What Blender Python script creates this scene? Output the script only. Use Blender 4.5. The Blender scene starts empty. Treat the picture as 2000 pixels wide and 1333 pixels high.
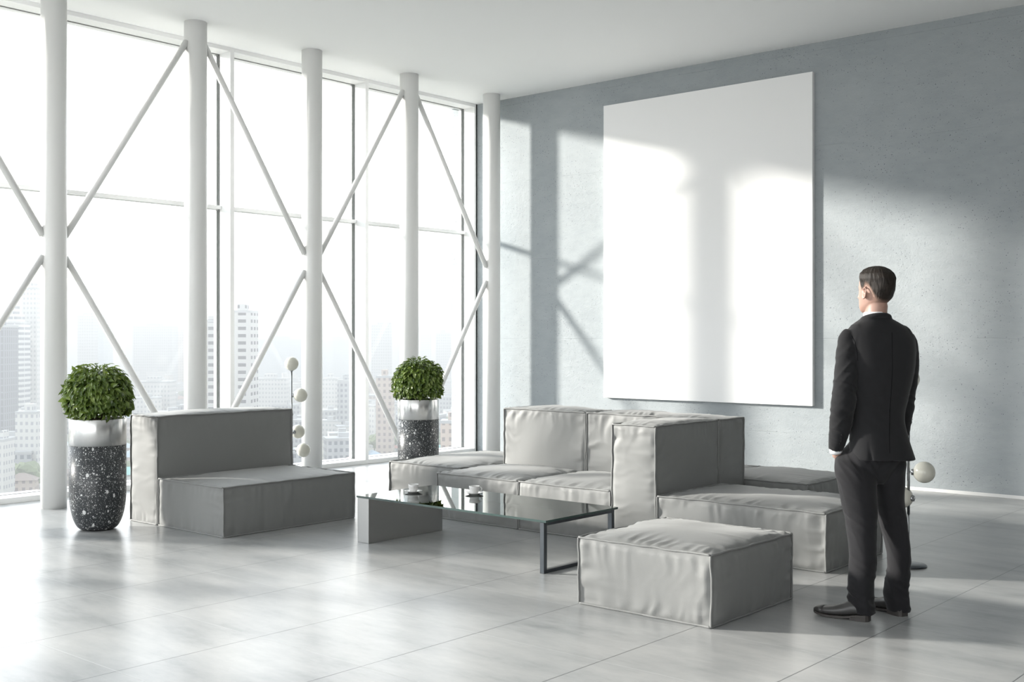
import bpy, bmesh, math, random
import numpy as np
from mathutils import Vector, Matrix

# ------------------------------------------------------------------ camera, world, sun, exposure
SC = bpy.context.scene
COL = SC.collection
F_PX, HY, CAM_H, YAW = 2222.2, 663.0, 1.45, math.radians(40.76)
cam_data = bpy.data.cameras.new('camera')
cam_data.lens = 40.0
cam_data.sensor_width = 36.0
cam_data.shift_y = -(666.5 - HY) / 2000.0
cam_data.clip_start = 0.05
cam_data.clip_end = 20000
cam = bpy.data.objects.new('camera', cam_data)
COL.objects.link(cam)
cam.location = (0, 0, CAM_H)
cam.rotation_euler = (math.pi / 2, 0, YAW)
SC.camera = cam

SUN_T, SUN_DROP = 1.86, 0.291           # the sun travels along (SUN_T, 1, -SUN_DROP * SUN_T)
sun_data = bpy.data.lights.new('sun', 'SUN')
sun_data.energy = 7.8
sun_data.angle = math.radians(4.0)
sun_data.color = (1.0, 0.955, 0.885)
sun = bpy.data.objects.new('sun', sun_data)
COL.objects.link(sun)
sun.location = (-40, -20, 15)
sun.rotation_euler = Vector((SUN_T, 1, -SUN_DROP * SUN_T)).to_track_quat('-Z', 'Y').to_euler()

world = bpy.data.worlds.new('sky')
SC.world = world
world.use_nodes = True
wn, wl = world.node_tree.nodes, world.node_tree.links
wn.clear()
w_out = wn.new('ShaderNodeOutputWorld')
w_bg = wn.new('ShaderNodeBackground')
w_tc = wn.new('ShaderNodeTexCoord')
w_sep = wn.new('ShaderNodeSeparateXYZ')
w_ramp = wn.new('ShaderNodeValToRGB')
w_ramp.color_ramp.elements[0].position = 0.0
w_ramp.color_ramp.elements[0].color = (0.915, 0.91, 0.90, 1)
w_ramp.color_ramp.elements[1].position = 0.6
w_ramp.color_ramp.elements[1].color = (0.84, 0.925, 1.0, 1)
e = w_ramp.color_ramp.elements.new(0.12)
e.color = (0.93, 0.945, 0.955, 1)
wl.new(w_tc.outputs['Generated'], w_sep.inputs[0])
wl.new(w_sep.outputs['Z'], w_ramp.inputs[0])
wl.new(w_ramp.outputs[0], w_bg.inputs[0])
w_bg.inputs[1].default_value = 3.1
wl.new(w_bg.outputs[0], w_out.inputs[0])

SC.view_settings.view_transform = 'Standard'
SC.view_settings.look = 'None'
SC.view_settings.gamma = 1.0
SC.view_settings.use_curve_mapping = False
SC.view_settings.exposure = 0.36
cy = SC.cycles
cy.use_denoising = True
cy.use_adaptive_sampling = True
cy.adaptive_threshold = 0.02
cy.max_bounces = 8
CITY = 0.62
cy.diffuse_bounces = 4
cy.glossy_bounces = 4
cy.transmission_bounces = 4
cy.transparent_max_bounces = 16
cy.volume_bounces = 0
cy.sample_clamp_indirect = 6.0
cy.caustics_reflective = False
cy.caustics_refractive = False
cy.blur_glossy = 0.5

# ------------------------------------------------------------------ projection of photo pixels into the place
VD = np.array([-math.sin(YAW), math.cos(YAW)])
RT = np.array([math.cos(YAW), math.sin(YAW)])
def at(px, py, depth):
    """the point seen at a pixel at this depth in front of the camera"""
    h = VD * depth + RT * (px - 1000) / F_PX * depth
    return Vector((h[0], h[1], CAM_H - (py - HY) / F_PX * depth))

# ------------------------------------------------------------------ helpers
def tag(o, label=None, cat=None, group=None, kind=None):
    if label: o['label'] = label
    if cat: o['category'] = cat
    if group: o['group'] = group
    if kind: o['kind'] = kind
    return o
def empty(name, loc=(0, 0, 0), rz=0.0, parent=None):
    o = bpy.data.objects.new(name, None)
    o.empty_display_size = 0.1
    COL.objects.link(o)
    o.location = loc
    o.rotation_euler = (0, 0, rz)
    if parent: o.parent = parent
    return o
class MB:
    """collects shapes, then links them as one mesh"""
    def __init__(s): s.v = []; s.f = []; s.sm = []
    def add(s, vs, fs, smooth=False):
        b = len(s.v)
        s.v += [tuple(map(float, v)) for v in vs]
        s.f += [tuple(int(i) + b for i in f) for f in fs]
        s.sm += [smooth] * len(fs)
        return s
    def box(s, x0, x1, y0, y1, z0, z1):
        v = [(x0, y0, z0), (x1, y0, z0), (x1, y1, z0), (x0, y1, z0), (x0, y0, z1), (x1, y0, z1), (x1, y1, z1), (x0, y1, z1)]
        return s.add(v, [(0, 3, 2, 1), (4, 5, 6, 7), (0, 1, 5, 4), (1, 2, 6, 5), (2, 3, 7, 6), (3, 0, 4, 7)])
    def bevbox(s, x0, x1, y0, y1, z0, z1, b=0.002):
        bm = bmesh.new()
        bmesh.ops.create_cube(bm, size=1)
        for v in bm.verts:
            v.co = Vector(((x0 + x1) / 2 + v.co.x * (x1 - x0), (y0 + y1) / 2 + v.co.y * (y1 - y0), (z0 + z1) / 2 + v.co.z * (z1 - z0)))
        bmesh.ops.bevel(bm, geom=list(bm.edges), offset=b, segments=2, affect='EDGES', profile=0.5)
        bm.verts.ensure_lookup_table()
        s.add([v.co for v in bm.verts], [[v.index for v in f.verts] for f in bm.faces])
        bm.free()
        return s
    def lathe(s, prof, c=(0, 0, 0), n=48, smooth=True):
        vs, fs = [], []
        m = len(prof)
        for r, z in prof:
            for k in range(n):
                a = 2 * math.pi * k / n
                vs.append((c[0] + r * math.cos(a), c[1] + r * math.sin(a), c[2] + z))
        for i in range(m - 1):
            for k in range(n):
                k2 = (k + 1) % n
                fs.append((i * n + k, i * n + k2, (i + 1) * n + k2, (i + 1) * n + k))
        if prof[0][0] > 1e-6: fs.append(tuple(range(n))[::-1])
        if prof[-1][0] > 1e-6: fs.append(tuple((m - 1) * n + k for k in range(n)))
        return s.add(vs, fs, smooth)
    def tube(s, pts, r, n=10, cap=True, closed=False, smooth=True):
        pts = [Vector(p) for p in pts]
        m = len(pts)
        rs = r if isinstance(r, (list, tuple, np.ndarray)) else [r] * m
        vs, fs = [], []
        ref = None
        for i, p in enumerate(pts):
            if closed: t = pts[(i + 1) % m] - pts[i - 1]
            else: t = pts[min(i + 1, m - 1)] - pts[max(i - 1, 0)]
            t.normalize()
            if ref is None:
                ref = Vector((0, 0, 1)) if abs(t.z) < 0.9 else Vector((1, 0, 0))
            a = t.cross(ref).normalized()
            b = a.cross(t).normalized()
            ref = b
            for k in range(n):
                q = 2 * math.pi * k / n
                vs.append(p + (a * math.cos(q) + b * math.sin(q)) * rs[i])
        for i in range(m if closed else m - 1):
            j = (i + 1) % m
            for k in range(n):
                k2 = (k + 1) % n
                fs.append((i * n + k, i * n + k2, j * n + k2, j * n + k))
        if cap and not closed:
            fs.append(tuple(range(n))[::-1])
            fs.append(tuple((m - 1) * n + k for k in range(n)))
        return s.add(vs, fs, smooth)
    def sphere(s, c, r, n=32, m=18, sc=(1, 1, 1)):
        prof = [(max(r * math.sin(math.pi * i / m), 0.0), -r * math.cos(math.pi * i / m)) for i in range(m + 1)]
        vs, fs = [(0, 0, -r)], []
        for i in range(1, m):
            for k in range(n):
                a = 2 * math.pi * k / n
                vs.append((prof[i][0] * math.cos(a), prof[i][0] * math.sin(a), prof[i][1]))
        vs.append((0, 0, r))
        for k in range(n): fs.append((0, 1 + (k + 1) % n, 1 + k))
        for i in range(m - 2):
            for k in range(n):
                k2 = (k + 1) % n
                fs.append((1 + i * n + k, 1 + i * n + k2, 1 + (i + 1) * n + k2, 1 + (i + 1) * n + k))
        l = 1 + (m - 2) * n
        for k in range(n): fs.append((l + k, l + (k + 1) % n, len(vs) - 1))
        return s.add([(c[0] + v[0] * sc[0], c[1] + v[1] * sc[1], c[2] + v[2] * sc[2]) for v in vs], fs, True)
    def build(s, name, mat, parent=None):
        me = bpy.data.meshes.new(name)
        me.from_pydata(s.v, [], s.f)
        me.polygons.foreach_set('use_smooth', s.sm)
        me.materials.append(mat)
        me.update()
        o = bpy.data.objects.new(name, me)
        COL.objects.link(o)
        if parent: o.parent = parent
        return o

# smooth value noise on arrays
_rng = np.random.RandomState(7)
_T = _rng.rand(4096)
def _h(i, j, k): return _T[(i * 73856093 ^ j * 19349663 ^ k * 83492791) & 4095]
def noise3(p):
    p = np.asarray(p, float)
    i = np.floor(p).astype(np.int64)
    f = p - i
    f = f * f * (3 - 2 * f)
    r = 0
    for a in (0, 1):
        for b in (0, 1):
            for c in (0, 1):
                w = (f[..., 0] if a else 1 - f[..., 0]) * (f[..., 1] if b else 1 - f[..., 1]) * (f[..., 2] if c else 1 - f[..., 2])
                r = r + w * _h(i[..., 0] + a, i[..., 1] + b, i[..., 2] + c)
    return r * 2 - 1
def sstep(a, b, x):
    t = np.clip((np.asarray(x, float) - a) / (b - a), 0, 1)
    return t * t * (3 - 2 * t)

# ------------------------------------------------------------------ materials
def new_mat(name):
    m = bpy.data.materials.new(name)
    m.use_nodes = True
    nt = m.node_tree
    nt.nodes.clear()
    out = nt.nodes.new('ShaderNodeOutputMaterial')
    return m, nt, out
class NT:
    def __init__(s, nt): s.nt = nt
    def n(s, t, **kw):
        o = s.nt.nodes.new(t)
        for k, v in kw.items(): setattr(o, k, v)
        return o
    def l(s, a, b): s.nt.links.new(a, b)
    def math(s, op, a, b=None, c=None, clamp=False):
        o = s.n('ShaderNodeMath', operation=op, use_clamp=clamp)
        for i, x in enumerate((a, b, c)):
            if x is None: continue
            if isinstance(x, (int, float)): o.inputs[i].default_value = x
            else: s.l(x, o.inputs[i])
        return o.outputs[0]
    def mix(s, fac, a, b):
        o = s.n('ShaderNodeMix', data_type='RGBA')
        if isinstance(fac, (int, float)): o.inputs[0].default_value = fac
        else: s.l(fac, o.inputs[0])
        for i, x in ((6, a), (7, b)):
            if isinstance(x, tuple): o.inputs[i].default_value = x if len(x) == 4 else (*x, 1)
            else: s.l(x, o.inputs[i])
        return o.outputs[2]
    def mapping(s, src, sc=(1, 1, 1), loc=(0, 0, 0), rot=(0, 0, 0)):
        o = s.n('ShaderNodeMapping')
        s.l(src, o.inputs[0])
        o.inputs['Scale'].default_value = sc
        o.inputs['Location'].default_value = loc
        o.inputs['Rotation'].default_value = rot
        return o.outputs[0]
    def noise(s, vec, scale, detail=4, rough=0.5, out=0):
        o = s.n('ShaderNodeTexNoise')
        s.l(vec, o.inputs['Vector'])
        o.inputs['Scale'].default_value = scale
        o.inputs['Detail'].default_value = detail
        o.inputs['Roughness'].default_value = rough
        return o.outputs[out]
    def voro(s, vec, scale, feature='F1', rand=1.0):
        o = s.n('ShaderNodeTexVoronoi', feature=feature)
        s.l(vec, o.inputs['Vector'])
        o.inputs['Scale'].default_value = scale
        o.inputs['Randomness'].default_value = rand
        return o
    def ramp(s, x, pts):
        o = s.n('ShaderNodeValToRGB')
        els = o.color_ramp.elements
        while len(els) < len(pts): els.new(0.5)
        for e_, (p, c) in zip(els, pts):
            e_.position = p
            e_.color = (c, c, c, 1) if isinstance(c, (int, float)) else (*c, 1)
        s.l(x, o.inputs[0])
        return o.outputs[0]
    def mrange(s, x, a, b, c, d):
        o = s.n('ShaderNodeMapRange')
        s.l(x, o.inputs[0])
        for i, v in enumerate((a, b, c, d)): o.inputs[i + 1].default_value = v
        return o.outputs[0]
    def bump(s, h, strength, dist, normal=None):
        o = s.n('ShaderNodeBump')
        s.l(h, o.inputs['Height'])
        o.inputs['Strength'].default_value = strength
        o.inputs['Distance'].default_value = dist
        if normal is not None: s.l(normal, o.inputs['Normal'])
        return o.outputs[0]
    def bsdf(s, out, color, rough=0.5, metal=0.0, spec=0.5, normal=None, **kw):
        b = s.n('ShaderNodeBsdfPrincipled')
        if isinstance(color, tuple): b.inputs['Base Color'].default_value = (*color[:3], 1)
        else: s.l(color, b.inputs['Base Color'])
        if isinstance(rough, (int, float)): b.inputs['Roughness'].default_value = rough
        else: s.l(rough, b.inputs['Roughness'])
        b.inputs['Metallic'].default_value = metal
        b.inputs['Specular IOR Level'].default_value = spec
        if normal is not None: s.l(normal, b.inputs['Normal'])
        for k, v in kw.items(): b.inputs[k.replace('_', ' ')].default_value = v
        s.l(b.outputs[0], out.inputs['Surface'])
        return b
    def obj(s): return s.n('ShaderNodeTexCoord').outputs['Object']
    def pos(s): return s.n('ShaderNodeNewGeometry').outputs['Position']
def plain(name, color, rough=0.5, metal=0.0, spec=0.5, var=0.03, scale=3.0, **kw):
    m, nt, out = new_mat(name)
    t = NT(nt)
    v = t.noise(t.obj(), scale, 3)
    c = t.mix(v, tuple(max(c_ * (1 - var), 0) for c_ in color), tuple(min(c_ * (1 + var), 1) for c_ in color))
    t.bsdf(out, c, rough, metal, spec, **kw)
    return m

M = {}
M['white_paint'] = plain('white_paint', (0.74, 0.74, 0.735), 0.42, var=0.012)
M['ceiling'] = plain('ceiling_paint', (0.86, 0.865, 0.865), 0.75, var=0.01, scale=0.6)
M['column'] = plain('column_paint', (0.80, 0.80, 0.79), 0.38, var=0.01)
M['frame'] = plain('window_frame_paint', (0.80, 0.805, 0.805), 0.4, var=0.01)
M['gasket'] = plain('gasket_rubber', (0.26, 0.265, 0.26), 0.6)
M['plaster'] = plain('side_plaster', (0.13, 0.135, 0.14), 0.8, var=0.05)
M['board'] = plain('board_white', (0.87, 0.87, 0.868), 0.6, var=0.004)
M['board_side'] = plain('board_side', (0.55, 0.56, 0.56), 0.6, var=0.004)
M['ceramic'] = plain('ceramic', (0.78, 0.775, 0.76), 0.15, var=0.01)
M['coffee'] = plain('coffee', (0.06, 0.03, 0.015), 0.1)
M['globe'] = plain('globe_glass', (0.62, 0.61, 0.54), 0.12, var=0.01, Subsurface_Weight=0.0)
M['chrome'] = plain('chrome', (0.35, 0.36, 0.37), 0.16, metal=1.0)
M['dark_steel'] = plain('dark_steel', (0.09, 0.10, 0.11), 0.28, metal=0.85)
M['soil'] = plain('soil', (0.03, 0.022, 0.015), 0.95, var=0.4, scale=60)
M['bark'] = plain('bark', (0.10, 0.07, 0.045), 0.9, var=0.3, scale=30)
M['skin'] = plain('skin', (0.39, 0.24, 0.19), 0.45, var=0.07, scale=25, Subsurface_Weight=0.0)
M['shirt'] = plain('shirt_cotton', (0.86, 0.87, 0.89), 0.75, var=0.01)
M['eye'] = plain('eye_white', (0.8, 0.8, 0.78), 0.2)
M['iris'] = plain('iris', (0.10, 0.06, 0.04), 0.2)
M['lips'] = plain('lips', (0.50, 0.25, 0.21), 0.4)
M['seam'] = plain('seam_thread', (0.004, 0.004, 0.005), 1.0, spec=0.0)
M['button'] = plain('button_horn', (0.008, 0.008, 0.009), 0.6, spec=0.2)

def mat_glass(name, tint, ior=1.5, extra=0.0):
    m, nt, out = new_mat(name)
    t = NT(nt)
    tr = t.n('ShaderNodeBsdfTransparent')
    tr.inputs[0].default_value = (*tint, 1)
    gl = t.n('ShaderNodeBsdfGlossy')
    gl.inputs['Roughness'].default_value = 0.0
    gl.inputs['Color'].default_value = (0.96, 0.99, 0.98, 1)
    fr = t.n('ShaderNodeFresnel')
    fr.inputs['IOR'].default_value = ior
    mx = t.n('ShaderNodeMixShader')
    fac = t.math('ADD', fr.outputs[0], extra, clamp=True) if extra else fr.outputs[0]
    t.l(fac, mx.inputs[0])
    t.l(tr.outputs[0], mx.inputs[1])
    t.l(gl.outputs[0], mx.inputs[2])
    t.l(mx.outputs[0], out.inputs['Surface'])
    return m
M['window_glass'] = mat_glass('window_glass', (0.975, 0.985, 0.985), 1.3)
M['table_glass'] = mat_glass('table_glass', (0.93, 0.955, 0.95), 1.5)
m, nt, out = new_mat('glass_edge')
t = NT(nt)
t.bsdf(out, (0.035, 0.06, 0.055), 0.08, 0, 0.6)
M['glass_edge'] = m

def mat_fabric():
    m, nt, out = new_mat('grey_upholstery')
    t = NT(nt)
    p = t.obj()
    c = t.mix(t.noise(p, 2.2, 4), (0.198, 0.202, 0.198), (0.226, 0.229, 0.224))
    w1 = t.n('ShaderNodeTexWave', wave_type='BANDS', bands_direction='DIAGONAL')
    t.l(p, w1.inputs['Vector'])
    w1.inputs['Scale'].default_value = 90
    w2 = t.n('ShaderNodeTexWave', wave_type='BANDS', bands_direction='Z')
    t.l(p, w2.inputs['Vector'])
    w2.inputs['Scale'].default_value = 90
    h = t.math('ADD', t.math('MULTIPLY', w1.outputs['Fac'], 0.5), t.math('MULTIPLY', w2.outputs['Fac'], 0.5))
    b1 = t.bump(h, 0.12, 0.0015)
    b = t.bsdf(out, c, 0.58, 0, 0.38, normal=b1)
    b.inputs['Sheen Weight'].default_value = 0.15
    b.inputs['Sheen Roughness'].default_value = 0.5
    return m
M['fabric'] = mat_fabric()

def mat_floor():
    m, nt, out = new_mat('concrete_tiles')
    t = NT(nt)
    p = t.pos()
    sep = t.n('ShaderNodeSeparateXYZ')
    t.l(p, sep.inputs[0])
    S = 0.7527
    gx = t.math('FRACT', t.math('DIVIDE', t.math('ADD', sep.outputs[0], 4.547 + 100 * S), S))
    gy = t.math('FRACT', t.math('DIVIDE', t.math('ADD', sep.outputs[1], 100 * S - 4.14), S))
    ex = t.math('MULTIPLY', t.math('MINIMUM', gx, t.math('SUBTRACT', 1.0, gx)), S)
    ey = t.math('MULTIPLY', t.math('MINIMUM', gy, t.math('SUBTRACT', 1.0, gy)), S)
    jx = t.mrange(ex, 0.0022, 0.0036, 1.0, 0.0)
    jy = t.mrange(ey, 0.0015, 0.0030, 1.0, 0.0)
    big = t.noise(p, 0.8, 5, 0.6)
    # trowel smears, long along one direction of the slab
    sm = t.noise(t.mapping(p, (1.0, 3.6, 1), rot=(0, 0, math.radians(32))), 1.5, 5, 0.55)
    fine = t.noise(t.mapping(p, (1.0, 2.8, 1), rot=(0, 0, math.radians(25))), 9, 8, 0.68)
    f = t.math('ADD', t.math('MULTIPLY', big, 0.45), t.math('ADD', t.math('MULTIPLY', sm, 0.42), t.math('MULTIPLY', fine, 0.20)))
    base = t.ramp(f, [(0.36, (0.19, 0.20, 0.205)), (0.50, (0.335, 0.342, 0.344)), (0.66, (0.445, 0.445, 0.44))])
    # every slab a touch different
    cellx = t.math('FLOOR', t.math('DIVIDE', t.math('ADD', sep.outputs[0], 4.547 + 100 * S), S))
    celly = t.math('FLOOR', t.math('DIVIDE', t.math('ADD', sep.outputs[1], 100 * S - 4.14), S))
    cb = t.n('ShaderNodeCombineXYZ')
    t.l(cellx, cb.inputs[0]); t.l(celly, cb.inputs[1])
    wnz = t.n('ShaderNodeTexWhiteNoise')
    t.l(cb.outputs[0], wnz.inputs[0])
    base = t.mix(t.math('MULTIPLY', wnz.outputs['Value'], 0.06), base, (0.25, 0.26, 0.265))
    c = t.mix(t.math('MULTIPLY', jx, 0.85), base, (0.085, 0.09, 0.095))
    c = t.mix(t.math('MULTIPLY', jy, 0.35), c, (0.66, 0.67, 0.67))
    b1 = t.bump(t.noise(p, 2.2, 2, 0.4), 0.04, 0.01)
    b2 = t.bump(t.math('SUBTRACT', 1.0, t.math('MAXIMUM', jx, jy)), 0.25, 0.002, b1)
    t.bsdf(out, c, 0.28, 0, 0.5, normal=b2)
    return m
M['floor'] = mat_floor()

def mat_wall():
    m, nt, out = new_mat('bare_concrete')
    t = NT(nt)
    p = t.pos()
    big = t.noise(p, 0.9, 5, 0.55)
    med = t.noise(t.mapping(p, (1, 1, 2.2)), 7, 6, 0.6)
    fine = t.noise(p, 60, 4, 0.6)
    base = t.ramp(t.math('ADD', t.math('MULTIPLY', big, 0.6), t.math('MULTIPLY', med, 0.4)),
                  [(0.35, (0.310, 0.340, 0.355)), (0.65, (0.370, 0.398, 0.412))])
    # blow holes of several sizes, thinned out by patches
    wnz = t.n('ShaderNodeTexNoise')
    t.l(p, wnz.inputs['Vector'])
    wnz.inputs['Scale'].default_value = 90
    wsc = t.n('ShaderNodeVectorMath', operation='SCALE')
    t.l(wnz.outputs['Color'], wsc.inputs[0])
    wsc.inputs['Scale'].default_value = 0.010
    wad = t.n('ShaderNodeVectorMath', operation='ADD')
    t.l(p, wad.inputs[0]); t.l(wsc.outputs[0], wad.inputs[1])
    wob_p = wad.outputs[0]
    dens = t.noise(t.mapping(p, (1, 1, 1), (3, 1, 7)), 1.7, 3, 0.6)
    holes = None
    for sc, r, th in ((9, 0.085, 0.56), (20, 0.14, 0.50), (40, 0.21, 0.485), (75, 0.27, 0.50)):
        v = t.voro(t.mapping(wob_p, (1, 1, 0.85), (sc * 0.3, 0, sc)), sc)
        sepc = t.n('ShaderNodeSeparateColor')
        t.l(v.outputs['Color'], sepc.inputs[0])
        rad = t.math('MULTIPLY', sepc.outputs[0], r)
        hit = t.math('LESS_THAN', v.outputs['Distance'], rad)
        on = t.math('GREATER_THAN', t.math('ADD', t.math('MULTIPLY', sepc.outputs[1], 0.55), t.math('MULTIPLY', dens, 0.5)), th)
        h = t.math('MULTIPLY', hit, on)
        holes = h if holes is None else t.math('MAXIMUM', holes, h)
    c = t.mix(holes, base, (0.12, 0.135, 0.145))
    # faint board lines of the formwork
    sep = t.n('ShaderNodeSeparateXYZ')
    t.l(p, sep.inputs[0])
    wob = t.math('ADD', sep.outputs[2], t.math('MULTIPLY', t.noise(p, 2.5, 4), 0.03))
    ln = t.mrange(t.math('ABSOLUTE', t.math('SUBTRACT', t.math('FRACT', t.math('DIVIDE', wob, 0.98)), 0.5)), 0.0, 0.006, 1.0, 0.0)
    ln = t.math('MULTIPLY', ln, t.mrange(t.noise(p, 1.6, 3), 0.45, 0.6, 0.0, 1.0))
    c = t.mix(t.math('MULTIPLY', ln, 0.10), c, (0.25, 0.27, 0.28))
    rgh = t.noise(t.mapping(p, (1, 1, 1.5), (5, 0, 2)), 22, 6, 0.7)
    mask = t.mrange(t.noise(p, 1.1, 3), 0.40, 0.62, 0.25, 1.0)
    hgt = t.math('SUBTRACT', t.math('ADD', t.math('MULTIPLY', t.math('MULTIPLY', rgh, mask), 0.55), t.math('MULTIPLY', fine, 0.22)),
                 t.math('ADD', t.math('MULTIPLY', holes, 0.8), t.math('MULTIPLY', ln, 0.25)))
    b1 = t.bump(hgt, 0.7, 0.015)
    t.bsdf(out, c, 0.8, 0, 0.3, normal=b1)
    return m
M['wall'] = mat_wall()

def mat_terrazzo():
    m, nt, out = new_mat('dark_terrazzo')
    t = NT(nt)
    p = t.obj()
    wp = t.n('ShaderNodeVectorMath', operation='ADD')
    t.l(p, wp.inputs[0])
    nz = t.n('ShaderNodeTexNoise')
    t.l(p, nz.inputs['Vector'])
    nz.inputs['Scale'].default_value = 40
    sc_ = t.n('ShaderNodeVectorMath', operation='SCALE')
    t.l(nz.outputs['Color'], sc_.inputs[0])
    sc_.inputs['Scale'].default_value = 0.012
    t.l(sc_.outputs[0], wp.inputs[1])
    chips = None
    for s_, r, th in ((26, 0.48, 0.60), (50, 0.48, 0.55), (110, 0.5, 0.45), (210, 0.5, 0.5)):
        v = t.voro(t.mapping(wp.outputs[0], (1, 1.25, 0.8), (s_ * 0.7, 0, 0)), s_)
        sp = t.n('ShaderNodeSeparateColor')
        t.l(v.outputs['Color'], sp.inputs[0])
        hit = t.math('LESS_THAN', v.outputs['Distance'], t.math('MULTIPLY', sp.outputs[0], r * 0.85))
        h = t.math('MULTIPLY', hit, t.math('GREATER_THAN', sp.outputs[1], th + 0.12))
        chips = h if chips is None else t.math('MAXIMUM', chips, h)
    base = t.mix(t.noise(p, 35, 3), (0.024, 0.027, 0.030), (0.042, 0.046, 0.050))
    c = t.mix(chips, base, (0.66, 0.67, 0.66))
    t.bsdf(out, c, 0.32, 0, 0.45)
    return m
M['terrazzo'] = mat_terrazzo()

def mat_brushed(name, col, rough, stretch=(1, 1, 60), aniso=0.0):
    m, nt, out = new_mat(name)
    t = NT(nt)
    n_ = t.noise(t.mapping(t.obj(), stretch), 14, 3)
    b = t.bsdf(out, t.mix(n_, tuple(c * 0.93 for c in col), col), rough, 1.0, 0.5)
    if aniso:
        tg = t.n('ShaderNodeTangent', direction_type='RADIAL', axis='Z')
        t.l(tg.outputs[0], b.inputs['Tangent'])
        b.inputs['Anisotropic'].default_value = aniso
        b.inputs['Anisotropic Rotation'].default_value = 0.25
    return m
M['pot_metal'] = mat_brushed('brushed_steel_rim', (0.74, 0.74, 0.735), 0.26, aniso=0.93)
M['panel_metal'] = mat_brushed('satin_panel', (0.44, 0.44, 0.435), 0.30)

def mat_leaf():
    m, nt, out = new_mat('leaf')
    t = NT(nt)
    a = t.n('ShaderNodeAttribute', attribute_name='shade')
    c = t.ramp(a.outputs['Fac'], [(0.0, (0.045, 0.085, 0.014)), (0.55, (0.13, 0.20, 0.035)), (1.0, (0.28, 0.36, 0.10))])
    b = t.n('ShaderNodeBsdfPrincipled')
    t.l(c, b.inputs['Base Color'])
    b.inputs['Roughness'].default_value = 0.33
    b.inputs['Specular IOR Level'].default_value = 0.6
    tr = t.n('ShaderNodeBsdfTranslucent')
    t.l(t.mix(0.5, c, (0.28, 0.38, 0.04)), tr.inputs[0])
    mx = t.n('ShaderNodeMixShader')
    mx.inputs[0].default_value = 0.25
    t.l(b.outputs[0], mx.inputs[1]); t.l(tr.outputs[0], mx.inputs[2])
    t.l(mx.outputs[0], out.inputs['Surface'])
    return m
M['leaf'] = mat_leaf()

def mat_cloth(name, c0, c1):
    m, nt, out = new_mat(name)
    t = NT(nt)
    p = t.obj()
    w1 = t.n('ShaderNodeTexWave', wave_type='BANDS', bands_direction='X')
    t.l(p, w1.inputs[0]); w1.inputs['Scale'].default_value = 180; w1.inputs['Distortion'].default_value = 1.5
    w2 = t.n('ShaderNodeTexWave', wave_type='BANDS', bands_direction='Z')
    t.l(p, w2.inputs[0]); w2.inputs['Scale'].default_value = 180; w2.inputs['Distortion'].default_value = 1.5
    f = t.math('MULTIPLY', t.math('ADD', w1.outputs['Fac'], w2.outputs['Fac']), 0.5)
    f2 = t.math('ADD', t.math('MULTIPLY', f, 0.5), t.math('MULTIPLY', t.noise(p, 25, 4), 0.5))
    b = t.bsdf(out, t.mix(f2, c0, c1), 0.85, 0, 0.25, normal=t.bump(t.noise(p, 14, 4, 0.6), 0.15, 0.01))
    b.inputs['Sheen Weight'].default_value = 0.12
    return m
M['suit'] = mat_cloth('charcoal_wool', (0.0085, 0.0086, 0.0098), (0.016, 0.016, 0.018))
M['trouser'] = mat_cloth('charcoal_trouser_wool', (0.010, 0.0097, 0.0113), (0.0165, 0.016, 0.0185))
m, nt, out = new_mat('dark_leather')
t = NT(nt)
t.bsdf(out, t.mix(t.noise(t.obj(), 30, 3), (0.035, 0.034, 0.034), (0.055, 0.053, 0.052)), 0.33, 0, 0.5, normal=t.bump(t.noise(t.obj(), 120, 3), 0.06, 0.002))
M['leather'] = m
M['lace'] = plain('shoe_lace', (0.16, 0.155, 0.15), 0.6)
M['sole'] = plain('shoe_sole', (0.05, 0.045, 0.042), 0.6)
m, nt, out = new_mat('brown_hair')
t = NT(nt)
hs = t.noise(t.mapping(t.obj(), (1, 1, 0.12)), 260, 3, 0.6)
hc = t.noise(t.obj(), 30, 3)
ha = t.n('ShaderNodeAttribute', attribute_name='fade')
hcol = t.mix(t.math('MULTIPLY', hs, hc), (0.005, 0.0038, 0.003), (0.046, 0.032, 0.023))
hcol = t.mix(t.math('MULTIPLY', t.math('SUBTRACT', 1.0, ha.outputs['Fac']), 0.8), hcol, (0.50, 0.33, 0.26))
t.bsdf(out, hcol, 0.55, 0, 0.3, normal=t.bump(hs, 0.7, 0.004))
M['hair'] = m

def mat_facade(name, wall, glass, fx=3.2, fz=3.1, wx=0.55, wz=0.5):
    wall = tuple(c * CITY for c in wall); glass = tuple(c * CITY for c in glass)
    m, nt, out = new_mat(name)
    t = NT(nt)
    p = t.obj()
    sep = t.n('ShaderNodeSeparateXYZ')
    t.l(p, sep.inputs[0])
    h = t.math('ADD', sep.outputs[0], sep.outputs[1])
    a = t.math('LESS_THAN', t.math('FRACT', t.math('DIVIDE', t.math('ADD', h, 500.3), fx)), wx)
    b = t.math('LESS_THAN', t.math('FRACT', t.math('DIVIDE', t.math('ADD', sep.outputs[2], 300.7), fz)), wz)
    w = t.math('MULTIPLY', a, b)
    t.bsdf(out, t.mix(w, t.mix(t.noise(p, 0.2, 3), tuple(c * 0.92 for c in wall), wall), glass), 0.7, 0, 0.2)
    return m
FAC = [mat_facade('facade_white', (0.66, 0.65, 0.63), (0.36, 0.37, 0.39), 2.2, 3.0, 0.5, 0.45),
       mat_facade('facade_grey', (0.42, 0.43, 0.45), (0.13, 0.15, 0.18), 2.6, 3.3),
       mat_facade('facade_sand', (0.58, 0.48, 0.42), (0.28, 0.24, 0.23), 2.6, 3.0, 0.45, 0.5),
       mat_facade('facade_blue', (0.38, 0.47, 0.54), (0.26, 0.36, 0.43), 2.2, 3.4, 0.7, 0.7),
       mat_facade('facade_banded', (0.70, 0.70, 0.69), (0.16, 0.18, 0.21), 9.0, 3.2, 0.93, 0.5)]
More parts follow.
